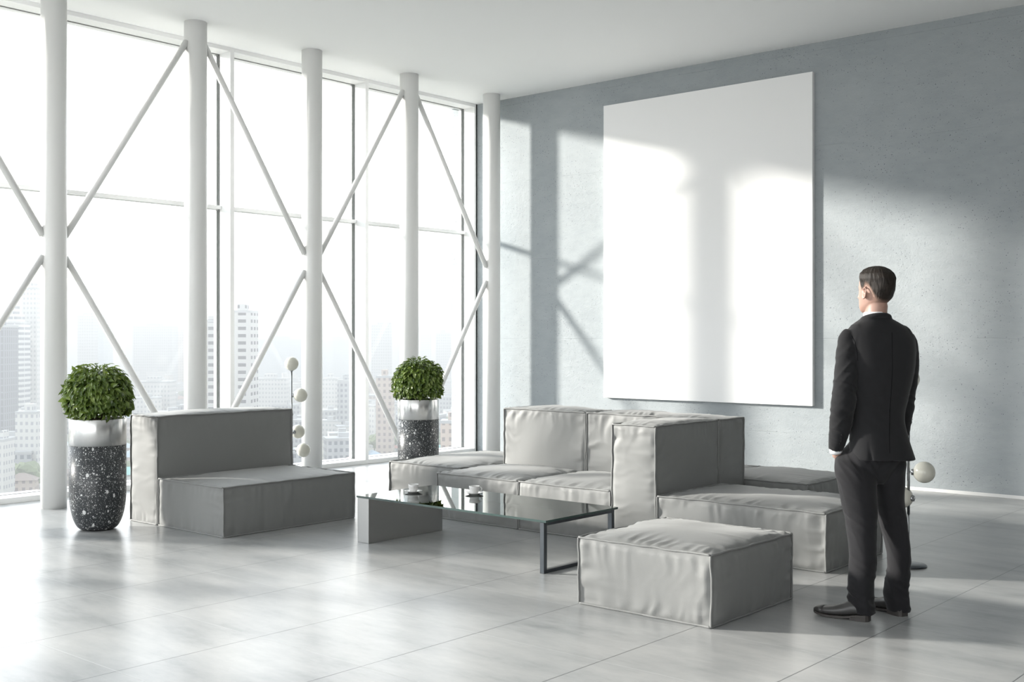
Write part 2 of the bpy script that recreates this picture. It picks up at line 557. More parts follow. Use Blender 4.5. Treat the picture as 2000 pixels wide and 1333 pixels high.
M['tower_dark'] = mat_facade('facade_dark', (0.24, 0.25, 0.28), (0.12, 0.13, 0.15), 2.4, 3.4, 0.5, 0.8)
M['tower_brown'] = mat_facade('facade_balcony', (0.56, 0.55, 0.54), (0.09, 0.09, 0.10), 6.0, 3.3, 0.6, 0.45)
ROOF = [plain('roof_tile_red', (0.216, 0.102, 0.078), 0.8, var=0.2, scale=0.6), plain('roof_tile_brown', (0.162, 0.126, 0.108), 0.8, var=0.2, scale=0.6),
        plain('roof_sheet_grey', (0.264, 0.270, 0.276), 0.7, var=0.15, scale=0.4), plain('roof_sheet_blue', (0.198, 0.252, 0.300), 0.7, var=0.1, scale=0.4),
        plain('roof_sheet_teal', (0.120, 0.288, 0.264), 0.7, var=0.1, scale=0.4)]
M['concrete_road'] = plain('road_concrete', (0.32, 0.315, 0.30), 0.9, var=0.1, scale=0.1)
M['tree'] = plain('tree_crown', (0.08, 0.105, 0.045), 0.9, var=0.5, scale=0.4)
M['trunk'] = plain('tree_trunk', (0.16, 0.12, 0.09), 0.9)
m, nt, out = new_mat('city_ground')
t = NT(nt)
gp = t.pos()
gn = t.voro(gp, 0.045)
gc = t.mix(t.noise(gp, 0.02, 4), (0.15, 0.16, 0.11), (0.27, 0.245, 0.22))
t.bsdf(out, t.mix(0.4, gc, gn.outputs['Color']) if False else gc, 0.95)
M['ground'] = m

# ------------------------------------------------------------------ the room shell
WX, DY, CZ = -9.90, 10.80, 4.473        # window wall, picture wall, ceiling
RX, BY = 6.4, -6.05
def struct(name, mb, mat, label):
    return tag(mb.build(name, mat), label, None, None, 'structure')
struct('floor', MB().box(-10.36, RX + 0.2, BY - 0.2, DY + 0.2, -0.2, 0.0), M['floor'], 'glossy pale concrete floor of large square slabs')
struct('ceiling', MB().box(-10.36, RX + 0.2, BY - 0.2, DY + 0.2, CZ, CZ + 0.3), M['ceiling'], 'plain white ceiling')
struct('wall_back', MB().box(-10.36, RX + 0.2, DY, DY + 0.25, 0, CZ), M['wall'], 'blue-grey bare concrete wall with small pits behind the blank board')
struct('wall_right', MB().box(RX, RX + 0.2, BY, DY, 0, CZ), M['plaster'], 'plain grey side wall')
for i in range(9):
    # the side behind the viewer is glazed as well
    x0_, x1_ = WX + i * 1.82, WX + (i + 1) * 1.82
    r_ = tag(empty('window_%d' % (11 + i), (x0_, BY, 0)), 'white framed window behind the viewer', None, None, 'structure')
    for nm_, mb_, mt_ in (('mullion', MB().box(0, 0.05, -0.18, 0, 0, CZ), 'white_paint'), ('head', MB().box(0.05, 1.82, -0.18, 0, CZ - 0.042, CZ), 'white_paint'),
                          ('sill', MB().box(0.05, 1.82, -0.18, 0, 0, 0.05), 'white_paint')):
        mb_.build(nm_, M[mt_], r_)
struct('baseboard_back', MB().bevbox(WX + 0.3, RX, DY - 0.012, DY, 0.0, 0.032, 0.003), M['white_paint'], 'thin white baseboard along the concrete wall')

# glazing, bay by bay
GX, OX = -10.10, -10.30
edges_y = [10.775 - 1.8655 * i for i in range(11)]
win_names = ['last bay beside the concrete wall', 'second bay from the concrete wall', 'third bay from the concrete wall']
for i in range(9):
    y1, y0 = edges_y[i], edges_y[i + 1]
    r = empty('window_%d' % (i + 1), (WX, (y0 + y1) / 2, 0))
    lab = 'full-height white framed window, ' + (win_names[i] if i < 3 else 'bay %s the left edge' % ('at' if i == 3 else 'beyond'))
    tag(r, lab, None, None, 'structure')
    def put(nm, mb, mat):
        o = mb.build(nm, mat, r)
        o.matrix_parent_inverse = Matrix.Translation((-WX, -(y0 + y1) / 2, 0))
        return o
    h = 0.025
    put('mullion', MB().bevbox(GX + 0.012, WX, y1 - h, y1 + h, 0.0, CZ, 0.002).bevbox(GX - 0.065, GX - 0.012, y1 - h, y1 + h, 0.0, CZ, 0.002), M['frame'])
    a, b = y0 + h, y1 - h
    put('head', MB().bevbox(GX + 0.012, WX, a, b, CZ - 0.042, CZ, 0.002).bevbox(GX - 0.065, GX - 0.012, a, b, CZ - 0.042, CZ, 0.002), M['frame'])
    put('sill', MB().bevbox(GX + 0.012, WX, a, b, 0.0, 0.050, 0.002).bevbox(OX, GX - 0.012, a, b, -0.02, 0.045, 0.002), M['frame'])
    put('transom', MB().bevbox(GX + 0.006, GX + 0.045, a, b, 2.808, 2.846, 0.002).bevbox(GX - 0.06, GX - 0.006, a, b, 2.805, 2.848, 0.002), M['frame'])
    put('gasket', MB().box(GX - 0.005, GX + 0.005, a, a + 0.006, 0.05, CZ - 0.042).box(GX - 0.005, GX + 0.005, b - 0.006, b, 0.05, CZ - 0.042)
        .box(GX - 0.005, GX + 0.005, a, b, CZ - 0.048, CZ - 0.042).box(GX - 0.005, GX + 0.005, a, b, 0.05, 0.056), M['gasket'])
    sash = MB()
    for s0, s1 in ((0.055, 2.80), (2.852, CZ - 0.05)):
        sash.box(GX - 0.06, GX - 0.016, a, a + 0.022, s0, s1).box(GX - 0.06, GX - 0.016, b - 0.022, b, s0, s1)
    put('sash', sash, M['frame'])
    put('glass_pane', MB().add([(GX, a, 0.05), (GX, b, 0.05), (GX, b, 2.81), (GX, a, 2.81)], [(0, 1, 2, 3)]), M['window_glass'])
    put('glass_pane', MB().add([(GX, a, 2.84), (GX, b, 2.84), (GX, b, CZ - 0.04), (GX, a, CZ - 0.04)], [(0, 1, 2, 3)]), M['window_glass'])
struct('trim_corner', MB().bevbox(GX - 0.065, WX, 10.776, DY - 0.001, 0, CZ, 0.001), M['frame'], 'white closing strip between glazing and concrete wall')

# columns and diagonal braces
CXX, CR = -9.37, 0.107
col_y = [10.485 - 1.412 * k for k in range(6)]
def col_label(k):
    return ['round white column nearest the concrete wall', 'round white column behind the far potted plant', 'round white column behind the globe floor lamp',
            'round white column rising behind the low lounge chair', 'round white column beside the near potted plant, leftmost in view'][k]
for k, y in enumerate(col_y):
    prof = [(CR, 0.0), (CR, CZ)]
    o = MB().lathe(prof, (0, 0, 0), 64).build('column', M['column'])
    o.location = (CXX, y, 0)
    if k < 5: tag(o, col_label(k), 'column', 'round columns along the window wall', 'structure')
    else: tag(o, 'round white column out of view along the window wall', 'column', 'round columns along the window wall', 'structure')
ZM, ZT, ZB = (2.34, 2.16), 4.27, 0.23
brace_say = {('up', 0): 'upper thin white brace running down to the column nearest the concrete wall',
             ('lo', 0): 'lower thin white brace reaching the column nearest the concrete wall',
             ('up', 1): 'upper thin white brace between the lamp column and the column behind the far plant',
             ('lo', 1): 'lower thin white brace falling from the lamp column behind the far plant',
             ('up', 2): 'upper thin white brace falling to the middle of the lamp column',
             ('lo', 2): 'lower thin white brace rising from behind the lounge chair to the lamp column',
             ('up', 3): 'upper thin white brace rising right from the leftmost column',
             ('lo', 3): 'lower thin white brace falling right behind the near potted plant',
             ('up', 4): 'upper thin white brace at the left edge falling to the leftmost column',
             ('lo', 4): 'lower thin white brace at the left edge rising to the leftmost column'}
for k in range(5):
    ya, yb = col_y[k] - CR * 0.93, col_y[k + 1] + CR * 0.93     # ya towards the concrete wall
    top_at_a = (k % 2 == 1)
    for kind in ('up', 'lo'):
        zm = ZM[0] if kind == 'up' else ZM[1]
        ze = ZT if kind == 'up' else ZB
        pa = Vector((CXX, ya, ze if top_at_a else zm))
        pb = Vector((CXX, yb, zm if top_at_a else ze))
        mid = (pa + pb) / 2
        o = MB().tube([pa - mid, pb - mid], 0.030, 20).build('diagonal_brace', M['column'])
        o.location = mid
        tag(o, brace_say.get((kind, k), 'thin white brace out of view along the window wall'), 'brace', 'diagonal braces between the columns', 'structure')

# ------------------------------------------------------------------ blank board on the wall
o = MB().bevbox(-7.855, -5.235, DY - 0.052, DY - 0.004, 0.770, 4.172, 0.0015).build('blank_board', M['board'])
tag(o, 'tall blank white canvas board hung on the concrete wall', 'board')

# ------------------------------------------------------------------ upholstery
def cushion(name, b, seed, parent, top=0.035, side=0.012, fold=1.0, label=None):
    """one soft block: six bulged faces with folds running out of the seams, and piping on its edges"""
    (x0, x1), (y0, y1), (z0, z1) = b
    lo = np.array([x0, y0, z0]); hi = np.array([x1, y1, z1]); size = hi - lo
    ctr = (lo + hi) / 2
    step = 0.0125
    N = np.maximum((size / step).astype(int), 6)
    verts, faces, key = [], [], {}
    sd = seed * 13.7
    def edge_wave(p):
        w = np.stack([noise3(p * 11 + sd + 31 * a) for a in range(3)], -1) * 0.0042
        w += np.stack([noise3(p * 30 + sd + 57 * a) for a in range(3)], -1) * 0.0016
        w[..., 2] *= sstep(z0, z0 + 0.02, p[..., 2])
        return w
    def edge_fac(p):
        d = np.minimum(p - lo, hi - p)
        d = np.sort(d, -1)
        return np.exp(-d[..., 1] / 0.02)
    V, Fc = [], []
    for ax in range(3):
        a1, a2 = [(1, 2), (0, 2), (0, 1)][ax]
        for sgn in (0, 1):
            n1, n2 = N[a1], N[a2]
            u = np.linspace(0, 1, n1 + 1); v = np.linspace(0, 1, n2 + 1)
            U, W = np.meshgrid(u, v, indexing='ij')
            P = np.zeros(U.shape + (3,))
            P[..., a1] = lo[a1] + U * size[a1]; P[..., a2] = lo[a2] + W * size[a2]
            P[..., ax] = (hi if sgn else lo)[ax]
            nrm = np.zeros(3); nrm[ax] = 1 if sgn else -1
            amp = (top if sgn else 0.0) if ax == 2 else side
            pu = 1 - np.abs(2 * U - 1) ** 2.6; pv = 1 - np.abs(2 * W - 1) ** 2.6
            disp = amp * (pu * pv) ** 0.75
            if not (ax == 2 and sgn == 0):
                big = noise3(P * 4.2 + sd * 1.3) * 0.0075 * fold
                f = big * sstep(0, 0.35, np.sqrt(np.clip(pu * pv, 0, 1)))
                for (s_, d_, ln, salt) in ((P[..., a1] - lo[a1], W * size[a2], size[a2], 1), (P[..., a1] - lo[a1], (1 - W) * size[a2], size[a2], 2),
                                           (P[..., a2] - lo[a2], U * size[a1], size[a1], 3), (P[..., a2] - lo[a2], (1 - U) * size[a1], size[a1], 4)):
                    q = np.stack([s_ * 17 + noise3(np.stack([s_ * 3, d_ * 7, s_ * 0 + salt], -1) + sd) * 1.2 + sd, d_ * 2.0 + salt * 9.1, s_ * 0 + ax * 5 + sgn * 3 + salt], -1)
                    q2 = np.stack([s_ * 38 + sd, d_ * 4.0, s_ * 0 + salt * 3.3], -1)
                    L = 0.10 + 0.07 * noise3(np.stack([s_ * 6 + sd, s_ * 0 + salt, s_ * 0 + ax], -1))
                    g = 1 - np.abs(noise3(q)) * 2
                    f = f + fold * (0.0088 * g + 0.0036 * noise3(q2)) * np.exp(-(d_ / L) ** 1.3) * sstep(0, 0.03, d_)
                disp = disp + f * sstep(0, 0.02, np.minimum(np.minimum(U, 1 - U) * size[a1], np.minimum(W, 1 - W) * size[a2]))
                # sides slump slightly inward just under a seam
            P2 = P + nrm * disp[..., None] + edge_wave(P) * edge_fac(P)[..., None]
            idx = np.zeros((n1 + 1, n2 + 1), int)
            for i in range(n1 + 1):
                for j in range(n2 + 1):
                    border = i in (0, n1) or j in (0, n2)
                    if border:
                        kx = tuple(np.round(P[i, j], 5))
                        if kx not in key:
                            key[kx] = len(V); V.append(P2[i, j])
                        idx[i, j] = key[kx]
                    else:
                        idx[i, j] = len(V); V.append(P2[i, j])
            flip = (sgn == 0) ^ (ax == 1)
            for i in range(n1):
                for j in range(n2):
                    q = (idx[i, j], idx[i + 1, j], idx[i + 1, j + 1], idx[i, j + 1])
                    Fc.append(q[::-1] if flip else q)
    org = np.array([ctr[0], ctr[1], z0])
    mb = MB()
    mb.add(np.array(V) - org, Fc, True)
    o = mb.build(name, M['fabric'], parent)
    o.location = Vector(org) - (parent.location if parent else Vector((0, 0, 0)))
    me = o.data
    # keep the seams crisp
    kv = set(key.values())
    for e_ in me.edges:
        if e_.vertices[0] in kv and e_.vertices[1] in kv: e_.use_edge_sharp = True
    pm = MB()
    for ax in range(3):
        a1, a2 = [(1, 2), (0, 2), (0, 1)][ax]
        for s1 in (0, 1):
            for s2 in (0, 1):
                n_ = int(size[ax] / 0.012)
                s = np.linspace(0, 1, n_ + 1)
                P = np.zeros((n_ + 1, 3))
                P[:, ax] = lo[ax] + s * size[ax]
                P[:, a1] = (hi if s1 else lo)[a1]; P[:, a2] = (hi if s2 else lo)[a2]
                d = np.zeros(3); d[a1] = 1 if s1 else -1; d[a2] = 1 if s2 else -1
                if ax != 2 and s2 == 0: d[2] = 0.25
                P2 = P + edge_wave(P) + d * 0.0035
                P2[:, 2] = np.maximum(P2[:, 2], z0 + 0.0060)
                pm.tube(P2 - org, 0.0058, 8)
    pm.build('piping', M['fabric'], o)
    return o

lounge = tag(empty('lounge_chair', (-7.6, 5.5, 0)), 'low grey armless lounge chair with block backrest, left of the coffee table', 'lounge chair')
cushion('backrest', ((-8.245, -7.875), (4.905, 6.215), (0.0, 0.842)), 1, lounge, top=0.030, side=0.010, fold=0.55)
cushion('seat', ((-7.85, -7.00), (4.905, 6.155), (0.0, 0.362)), 2, lounge, top=0.034, side=0.010, fold=0.6)

sofa = tag(empty('sectional_sofa', (-5.4, 7.4, 0)), 'large grey modular sectional sofa under the blank board', 'sofa')
cushion('seat', ((-7.41, -6.56), (6.94, 8.19), (0.0, 0.362)), 3, sofa, top=0.045)
cushion('seat', ((-6.485, -5.635), (6.60, 7.45), (0.0, 0.362)), 4, sofa, top=0.045, fold=1.1)
cushion('seat', ((-5.615, -4.765), (6.60, 7.45), (0.0, 0.362)), 5, sofa, top=0.045, fold=1.1)
cushion('backrest', ((-6.52, -5.64), (7.465, 7.83), (0.0, 0.845)), 6, sofa, top=0.03, side=0.016, fold=1.1)
cushion('backrest', ((-5.62, -4.385), (7.465, 7.82), (0.0, 0.842)), 7, sofa, top=0.03, side=0.014)
cushion('armrest', ((-4.745, -4.385), (6.605, 7.445), (0.0, 0.842)), 8, sofa, top=0.03, side=0.014)
cushion('seat', ((-4.36, -3.13), (6.605, 7.455), (0.0, 0.365)), 9, sofa, top=0.040, fold=1.25)
cushion('seat', ((-4.72, -3.87), (7.86, 8.70), (0.0, 0.362)), 10, sofa, top=0.045)
cushion('seat', ((-5.59, -4.74), (7.86, 8.70), (0.0, 0.362)), 11, sofa, top=0.040)
pouf = tag(empty('ottoman', (-3.38, 5.39, 0)), 'square grey ottoman in the foreground beside the standing man', 'ottoman')
cushion('seat', ((-3.79, -2.965), (4.965, 5.825), (0.0, 0.362)), 12, pouf, top=0.045, side=0.014, fold=1.2)

# ------------------------------------------------------------------ coffee table
tb = tag(empty('coffee_table', (-5.28, 5.8, 0)), 'low glass-topped coffee table with dark steel leg frame and block base', 'coffee table')
def putp(root, nm, mb, mat):
    o = mb.build(nm, mat, root)
    o.matrix_parent_inverse = Matrix.Translation(-root.location)
    return o
TX0, TX1, TY0, TY1, TZ0, TZ1 = -6.155, -4.412, 5.438, 6.200, 0.318, 0.332
gt = MB()
gt.add([(TX0, TY0, TZ1), (TX1, TY0, TZ1), (TX1, TY1, TZ1), (TX0, TY1, TZ1)], [(0, 1, 2, 3)])
gt.add([(TX0, TY0, TZ0), (TX1, TY0, TZ0), (TX1, TY1, TZ0), (TX0, TY1, TZ0)], [(3, 2, 1, 0)])
g = putp(tb, 'glass_top', gt, M['table_glass'])
g.data.materials.append(M['glass_edge'])
bm = bmesh.new(); bm.from_mesh(g.data)
bm.verts.ensure_lookup_table()
vv = bm.verts
for i in range(4):
    j = (i + 1) % 4
    f = bm.faces.new((vv[4 + i], vv[4 + j], vv[j], vv[i]))
    f.material_index = 1
bm.to_mesh(g.data); bm.free()
putp(tb, 'block_base', MB().bevbox(-6.150, -6.032, 5.442, 6.190, 0.0, 0.317, 0.0015), M['panel_metal'])
lf = MB()
s = 0.032
lf.bevbox(-4.466, -4.434, 5.445, 5.445 + s, 0, 0.317, 0.002)
lf.bevbox(-4.466, -4.434, 6.19 - s, 6.19, 0, 0.317, 0.002)
lf.bevbox(-4.466, -4.434, 5.445 + s, 6.19 - s, 0, 0.022, 0.002)
lf.bevbox(-4.466, -4.434, 5.445 + s, 6.19 - s, 0.295, 0.317, 0.002)
putp(tb, 'leg_frame', lf, M['dark_steel'])

def cup(x, y, handle_deg, label):
    r = tag(empty('coffee_cup', (x, y, TZ1)), label, 'cup', 'coffee cups on the glass table')
    prof = [(0.0, 0.012), (0.019, 0.0118), (0.022, 0.008), (0.024, 0.0075), (0.026, 0.012), (0.033, 0.026), (0.0365, 0.042), (0.0385, 0.060), (0.0375, 0.0605),
            (0.0355, 0.059), (0.0335, 0.042), (0.030, 0.027), (0.022, 0.016), (0.0, 0.014)]
    MB().lathe(prof, (0, 0, 0), 40).build('bowl', M['ceramic'], r)
    MB().lathe([(0.0, 0.047), (0.0335, 0.047)], (0, 0, 0), 32).build('coffee', M['coffee'], r)
    a = math.radians(handle_deg)
    pts = []
    for i in range(15):
        q = -1.25 + 2.5 * i / 14
        rr = 0.033 + 0.021 * math.cos(q)
        pts.append((rr * math.cos(a), rr * math.sin(a), 0.037 + 0.018 * math.sin(q)))
    MB().tube(pts, 0.0034, 10).build('handle', M['ceramic'], r)
    MB().lathe([(0.0, 0.003), (0.030, 0.003), (0.032, 0.0), (0.036, 0.0), (0.042, 0.005), (0.064, 0.0125), (0.066, 0.0145), (0.064, 0.0155), (0.041, 0.008), (0.028, 0.0065), (0.0, 0.0065)],
               (0, 0, 0), 48).build('saucer', M['ceramic'], r)
def on_plane(px, py, z):
    d = (CAM_H - z) * F_PX / (py - HY)
    return at(px, py, d)
c1 = on_plane(807.5, 962.5, TZ1); c2 = on_plane(926.5, 966, TZ1)
cup(c1.x, c1.y, 175, 'small white cup on a saucer near the block base of the glass table')
cup(c2.x, c2.y, 40, 'small white cup on a saucer near the middle of the glass table')

# ------------------------------------------------------------------ planters
def leaves(c, R, H, n, seed):
    rnd = np.random.RandomState(seed)
    vs, fs, shade = [], [], []
    for i in range(n):
        ph = rnd.rand() * 2 * math.pi
        v = rnd.rand() ** 0.8
        th = math.acos(max(1 - 1.62 * v, -0.62))
        rad = (0.80 + 0.24 * rnd.rand()) if rnd.rand() < 0.8 else 0.5 + 0.3 * rnd.rand()
        lump = 1 + 0.07 * float(noise3(np.array([math.cos(ph) * 2.4, math.sin(ph) * 2.4, th * 2.0]) + seed))
        dirv = Vector((math.sin(th) * math.cos(ph), math.sin(th) * math.sin(ph), math.cos(th)))
        p = Vector((dirv.x * R * rad * lump, dirv.y * R * rad * lump, dirv.z * H * rad * lump))
        # leaf points outward and droops
        out = Vector((math.cos(ph), math.sin(ph), 0))
        droop = 0.1 + 0.95 * math.sin(min(th, 1.6)) + rnd.uniform(-0.3, 0.3)
        d = (out * (1.0 - 0.45 * min(th, 1.6) / 1.6) + Vector((0, 0, 0.55 - droop)) + Vector(rnd.uniform(-0.35, 0.35, 3))).normalized()
        up = (dirv + Vector(rnd.uniform(-0.3, 0.3, 3))).normalized()
        sd_ = d.cross(up).normalized()
        up = sd_.cross(d).normalized()
        L = rnd.uniform(0.046, 0.070); Wd = L * rnd.uniform(0.42, 0.54)
        b = len(vs)
        st = [(0, 0.03, 0), (0.22, 0.34, 0.004), (0.48, 0.5, 0.006), (0.75, 0.32, 0.001), (1.0, 0.0, -0.010)]
        for s_, w_, z_ in st:
            cc = p + d * (L * (s_ - 0.25)) + up * z_
            if w_ == 0: vs.append(cc)
            else:
                vs.append(cc - sd_ * Wd * w_ + up * 0.003)
                vs.append(cc - up * 0.0012)
                vs.append(cc + sd_ * Wd * w_ + up * 0.003)
        for k in range(3):
            o_ = b + 3 * k
            fs += [(o_, o_ + 1, o_ + 4, o_ + 3), (o_ + 1, o_ + 2, o_ + 5, o_ + 4)]
        o_ = b + 9
        fs += [(o_, o_ + 1, o_ + 3), (o_ + 1, o_ + 2, o_ + 3)]
        sh = min(max(rnd.normal(0.5, 0.25), 0), 1)
        shade += [sh] * 13
    return vs, fs, shade
def planter(loc, label, plabel, seed, rot):
    r = tag(empty('planter', loc, rot), label, 'planter', 'tall terrazzo planters')
    R = 0.208
    zr = 0.845; zb = 0.645
    prof = [(0.0, 0.0), (0.10, 0.0), (0.115, 0.004)]
    for i in range(1, 15):
        a = math.pi / 2 * i / 14
        prof.append((0.115 + (R - 0.115) * math.sin(a), 0.30 - 0.296 * math.cos(a)))
    prof.append((R, zb - 0.001))
    prof += [(R - 0.006, zb - 0.0005), (0.0, zb - 0.0005)]
    MB().lathe(prof, (0, 0, 0), 96).build('terrazzo_body', M['terrazzo'], r)
    prof = [(R - 0.004, zb), (R + 0.001, zb + 0.001), (R + 0.001, zr - 0.002), (R - 0.001, zr), (R - 0.009, zr), (R - 0.011, zr - 0.003), (R - 0.011, zb + 0.01)]
    MB().lathe(prof, (0, 0, 0), 96).build('steel_rim', M['pot_metal'], r)
    MB().lathe([(0.0, zr - 0.035), (R - 0.012, zr - 0.04)], (0, 0, 0), 40).build('soil', M['soil'], r)
    p = tag(empty('potted_shrub', (loc[0], loc[1], loc[2] + zr - 0.04)), plabel, 'plant', 'round green shrubs in the planters')
    vs, fs, sh = leaves(None, 0.240, 0.240, 2500, seed)
    vs = [Vector(v) + Vector((0, 0, 0.212)) for v in vs]
    vs = [Vector((v.x, v.y, max(v.z, 0.040 if v.x * v.x + v.y * v.y < 0.21 ** 2 else v.z))) for v in vs]
    f_ = MB().add(vs, fs, False).build('foliage', M['leaf'], p)
    at_ = f_.data.attributes.new('shade', 'FLOAT', 'POINT')
    at_.data.foreach_set('value', sh)
    st = MB()
    rnd = random.Random(seed)
    for k in range(9):
        a = k * 0.7 + rnd.random()
        st.tube([(0.02 * math.cos(a), 0.02 * math.sin(a), 0.0), (0.05 * math.cos(a), 0.05 * math.sin(a), 0.12), (0.13 * math.cos(a), 0.13 * math.sin(a), 0.18 + 0.1 * rnd.random())], [0.007, 0.005, 0.003], 6)
    st.build('stem', M['bark'], p)
def g_at(px, d):
    v = at(px, HY, d)
    return (v.x, v.y, 0.0)
planter(g_at(191, 8.70), 'dark terrazzo planter with steel rim at left beside the lounge chair', 'round bushy shrub in the left planter', 3, 0.0)
planter(g_at(817, 11.50), 'dark terrazzo planter with steel rim in the far corner behind the sofa', 'round bushy shrub in the far planter', 5, 1.3)

# ------------------------------------------------------------------ globe floor lamps
def lamp(px, py_base, d, globes, label, R=0.0685, zpole=1.10):
    b = at(px, HY, d)
    r = tag(empty('floor_lamp', (b.x, b.y, 0)), label, 'floor lamp', 'floor lamps with stacked white globes')
    MB().lathe([(0.0, 0.0), (0.105, 0.0), (0.112, 0.003), (0.112, 0.009), (0.106, 0.013), (0.05, 0.019), (0.016, 0.023), (0.0, 0.023)], (0, 0, 0), 64).build('base', M['dark_steel'], r)
    MB().tube([(0, 0, 0.02), (0, 0, 0.33)], 0.006, 16).build('lower_pole', M['chrome'], r)
    MB().tube([(0, 0, 0.33), (0, 0, zpole)], 0.0088, 16).build('upper_pole', M['chrome'], r)
    for (gx, gy, fwd) in globes:
        depth = d + fwd
        g_ = at(gx, gy, depth)
        c = g_ - Vector((b.x, b.y, 0))
        go = MB().sphere((0, 0, 0), R, 40, 24).build('globe', M['globe'], r)
        go.location = c
        hd = Vector((c.x, c.y, 0))
        if hd.length > 0.02:
            u = hd.normalized()
            e_ = c - u * (R * 0.97)
            am = MB()
            am.tube([Vector((0, 0, c.z)) - c, e_ - c], 0.0045, 10)
            am.tube([e_ - c - u * 0.012, e_ - c + u * 0.006], [0.019, 0.021], 20)
            am.build('arm', M['chrome'], go)
        else:
            MB().lathe([(0.0, -R - 0.004), (0.015, -R - 0.004), (0.024, -R + 0.006), (0.0, -R + 0.008)], (0, 0, 0), 24).build('socket', M['chrome'], go)
d1 = 11.2
lamp(569.5, 0, d1, [(569.5, 711, 0), (587, 772.5, 0.0), (557.5, 811, -0.05), (582, 843.5, 0.10), (592.5, 880, -0.03)],
     'slim floor lamp with stacked white globes behind the lounge chair', zpole=1.145)
d2 = 7.27
lamp(1774.5, 0, d2, [(1774.5, 741, 0), (1745, 800, 0.02), (1747, 858, 0.03), (1805, 923, -0.02), (1762, 972, 0.03)],
     'slim floor lamp with stacked white globes partly behind the standing man', zpole=1.135)

# ------------------------------------------------------------------ the man, in a frame whose second axis runs along the line of sight
MPX, MD = 1715.0, 5.95
mo = at(MPX, HY, MD)
ray = Vector((mo.x, mo.y, 0)).normalized()
mrot = math.atan2(ray.y, ray.x) - math.pi / 2
man = tag(empty('person', (mo.x, mo.y, 0), mrot), 'man in a charcoal suit seen from behind, left hand in pocket, looking towards the board', 'person')
R0 = math.hypot(mo.x, mo.y)
def L(px, py, w=0.0):
    """local point of the man seen at a pixel, w metres behind his middle"""
    v = at(px, py, 1.0) - Vector((0, 0, CAM_H))
    along = v.x * ray.x + v.y * ray.y
    k = (R0 + w) / along
    p = v * k
    rel = p - Vector((mo.x, mo.y, 0)) + Vector((0, 0, CAM_H))
    rr = Vector((ray.y, -ray.x, 0))
    return Vector((rel.dot(rr), rel.x * ray.x + rel.y * ray.y, rel.z))
PXM = 391.0
def loft(mb, rings, n=40):
    """rings of (centre, half-width a, half-depth b, turn in degrees, exponent, optional fn(angle)->factor)"""
    vs, fs = [], []
    for rg in rings:
        c, a, b, turn = rg[0], rg[1], rg[2], math.radians(rg[3])
        ex = rg[4] if len(rg) > 4 else 2.0
        fn = rg[5] if len(rg) > 5 else None
        for k in range(n):
            q = 2 * math.pi * k / n
            cq, sq = math.cos(q), math.sin(q)
            x = a * math.copysign(abs(cq) ** (2 / ex), cq)
            y = b * math.copysign(abs(sq) ** (2 / ex), sq)
            if fn:
                k_ = fn(q); x *= k_; y *= k_
            vs.append((c[0] + x * math.cos(turn) - y * math.sin(turn), c[1] + x * math.sin(turn) + y * math.cos(turn), c[2]))
    m = len(rings)
    for i in range(m - 1):
        for k in range(n):
            k2 = (k + 1) % n
            fs.append((i * n + k, i * n + k2, (i + 1) * n + k2, (i + 1) * n + k))
    if rings[0][0][2] > rings[-1][0][2]: fs = [f[::-1] for f in fs]
    if rings[0][0][2] > rings[-1][0][2]:
        fs.append(tuple(range(n))); fs.append(tuple((m - 1) * n + k for k in range(n))[::-1])
    else:
        fs.append(tuple(range(n))[::-1]); fs.append(tuple((m - 1) * n + k for k in range(n)))
    mb.add(vs, fs, True)
def dense(rings, k=5):
    """smoothly interpolated rings"""
    out = []
    m = len(rings)
    for i in range(m - 1):
        r0, r1, r2, r3 = rings[max(i - 1, 0)], rings[i], rings[i + 1], rings[min(i + 2, m - 1)]
        for j in range(k):
            t = j / k
            def cr(a, b, c, d): return 0.5 * ((2 * b) + (-a + c) * t + (2 * a - 5 * b + 4 * c - d) * t * t + (-a + 3 * b - 3 * c + d) * t ** 3)
            c = Vector([cr(r0[0][q], r1[0][q], r2[0][q], r3[0][q]) for q in range(3)])
            out.append((c,) + tuple(cr(r0[q], r1[q], r2[q], r3[q]) for q in range(1, 5)))
    out.append(rings[-1])
    return out
def remeshed(name, mb, voxel, mat, parent, smooth=4, disp=None):
    o = mb.build(name, mat)
    md = o.modifiers.new('r', 'REMESH')
    md.mode = 'VOXEL'; md.voxel_size = voxel; md.use_smooth_shade = True
    sm = o.modifiers.new('s', 'SMOOTH')
    sm.factor = 0.5; sm.iterations = smooth
    dg = bpy.context.evaluated_depsgraph_get()
    me = bpy.data.meshes.new_from_object(o.evaluated_get(dg))
    me.name = name
    bpy.data.objects.remove(o)
    if disp is not None:
        nv = len(me.vertices)
        co = np.empty(nv * 3); me.vertices.foreach_get('co', co); co = co.reshape(-1, 3)
        no = np.empty(nv * 3); me.vertex_normals.foreach_get('vector', no); no = no.reshape(-1, 3)
        co = co + no * disp(co, no)[:, None]
        me.vertices.foreach_set('co', co.ravel())
    me.polygons.foreach_set('use_smooth', [True] * len(me.polygons))
    if not me.materials: me.materials.append(mat)
    me.update()
    o = bpy.data.objects.new(name, me)
    COL.objects.link(o)
    o.parent = parent
    return o
def Z_(py): return CAM_H - (py - HY) / F_PX * MD

TT = 22.0       # turn of the torso to the left of the line of sight (degrees)
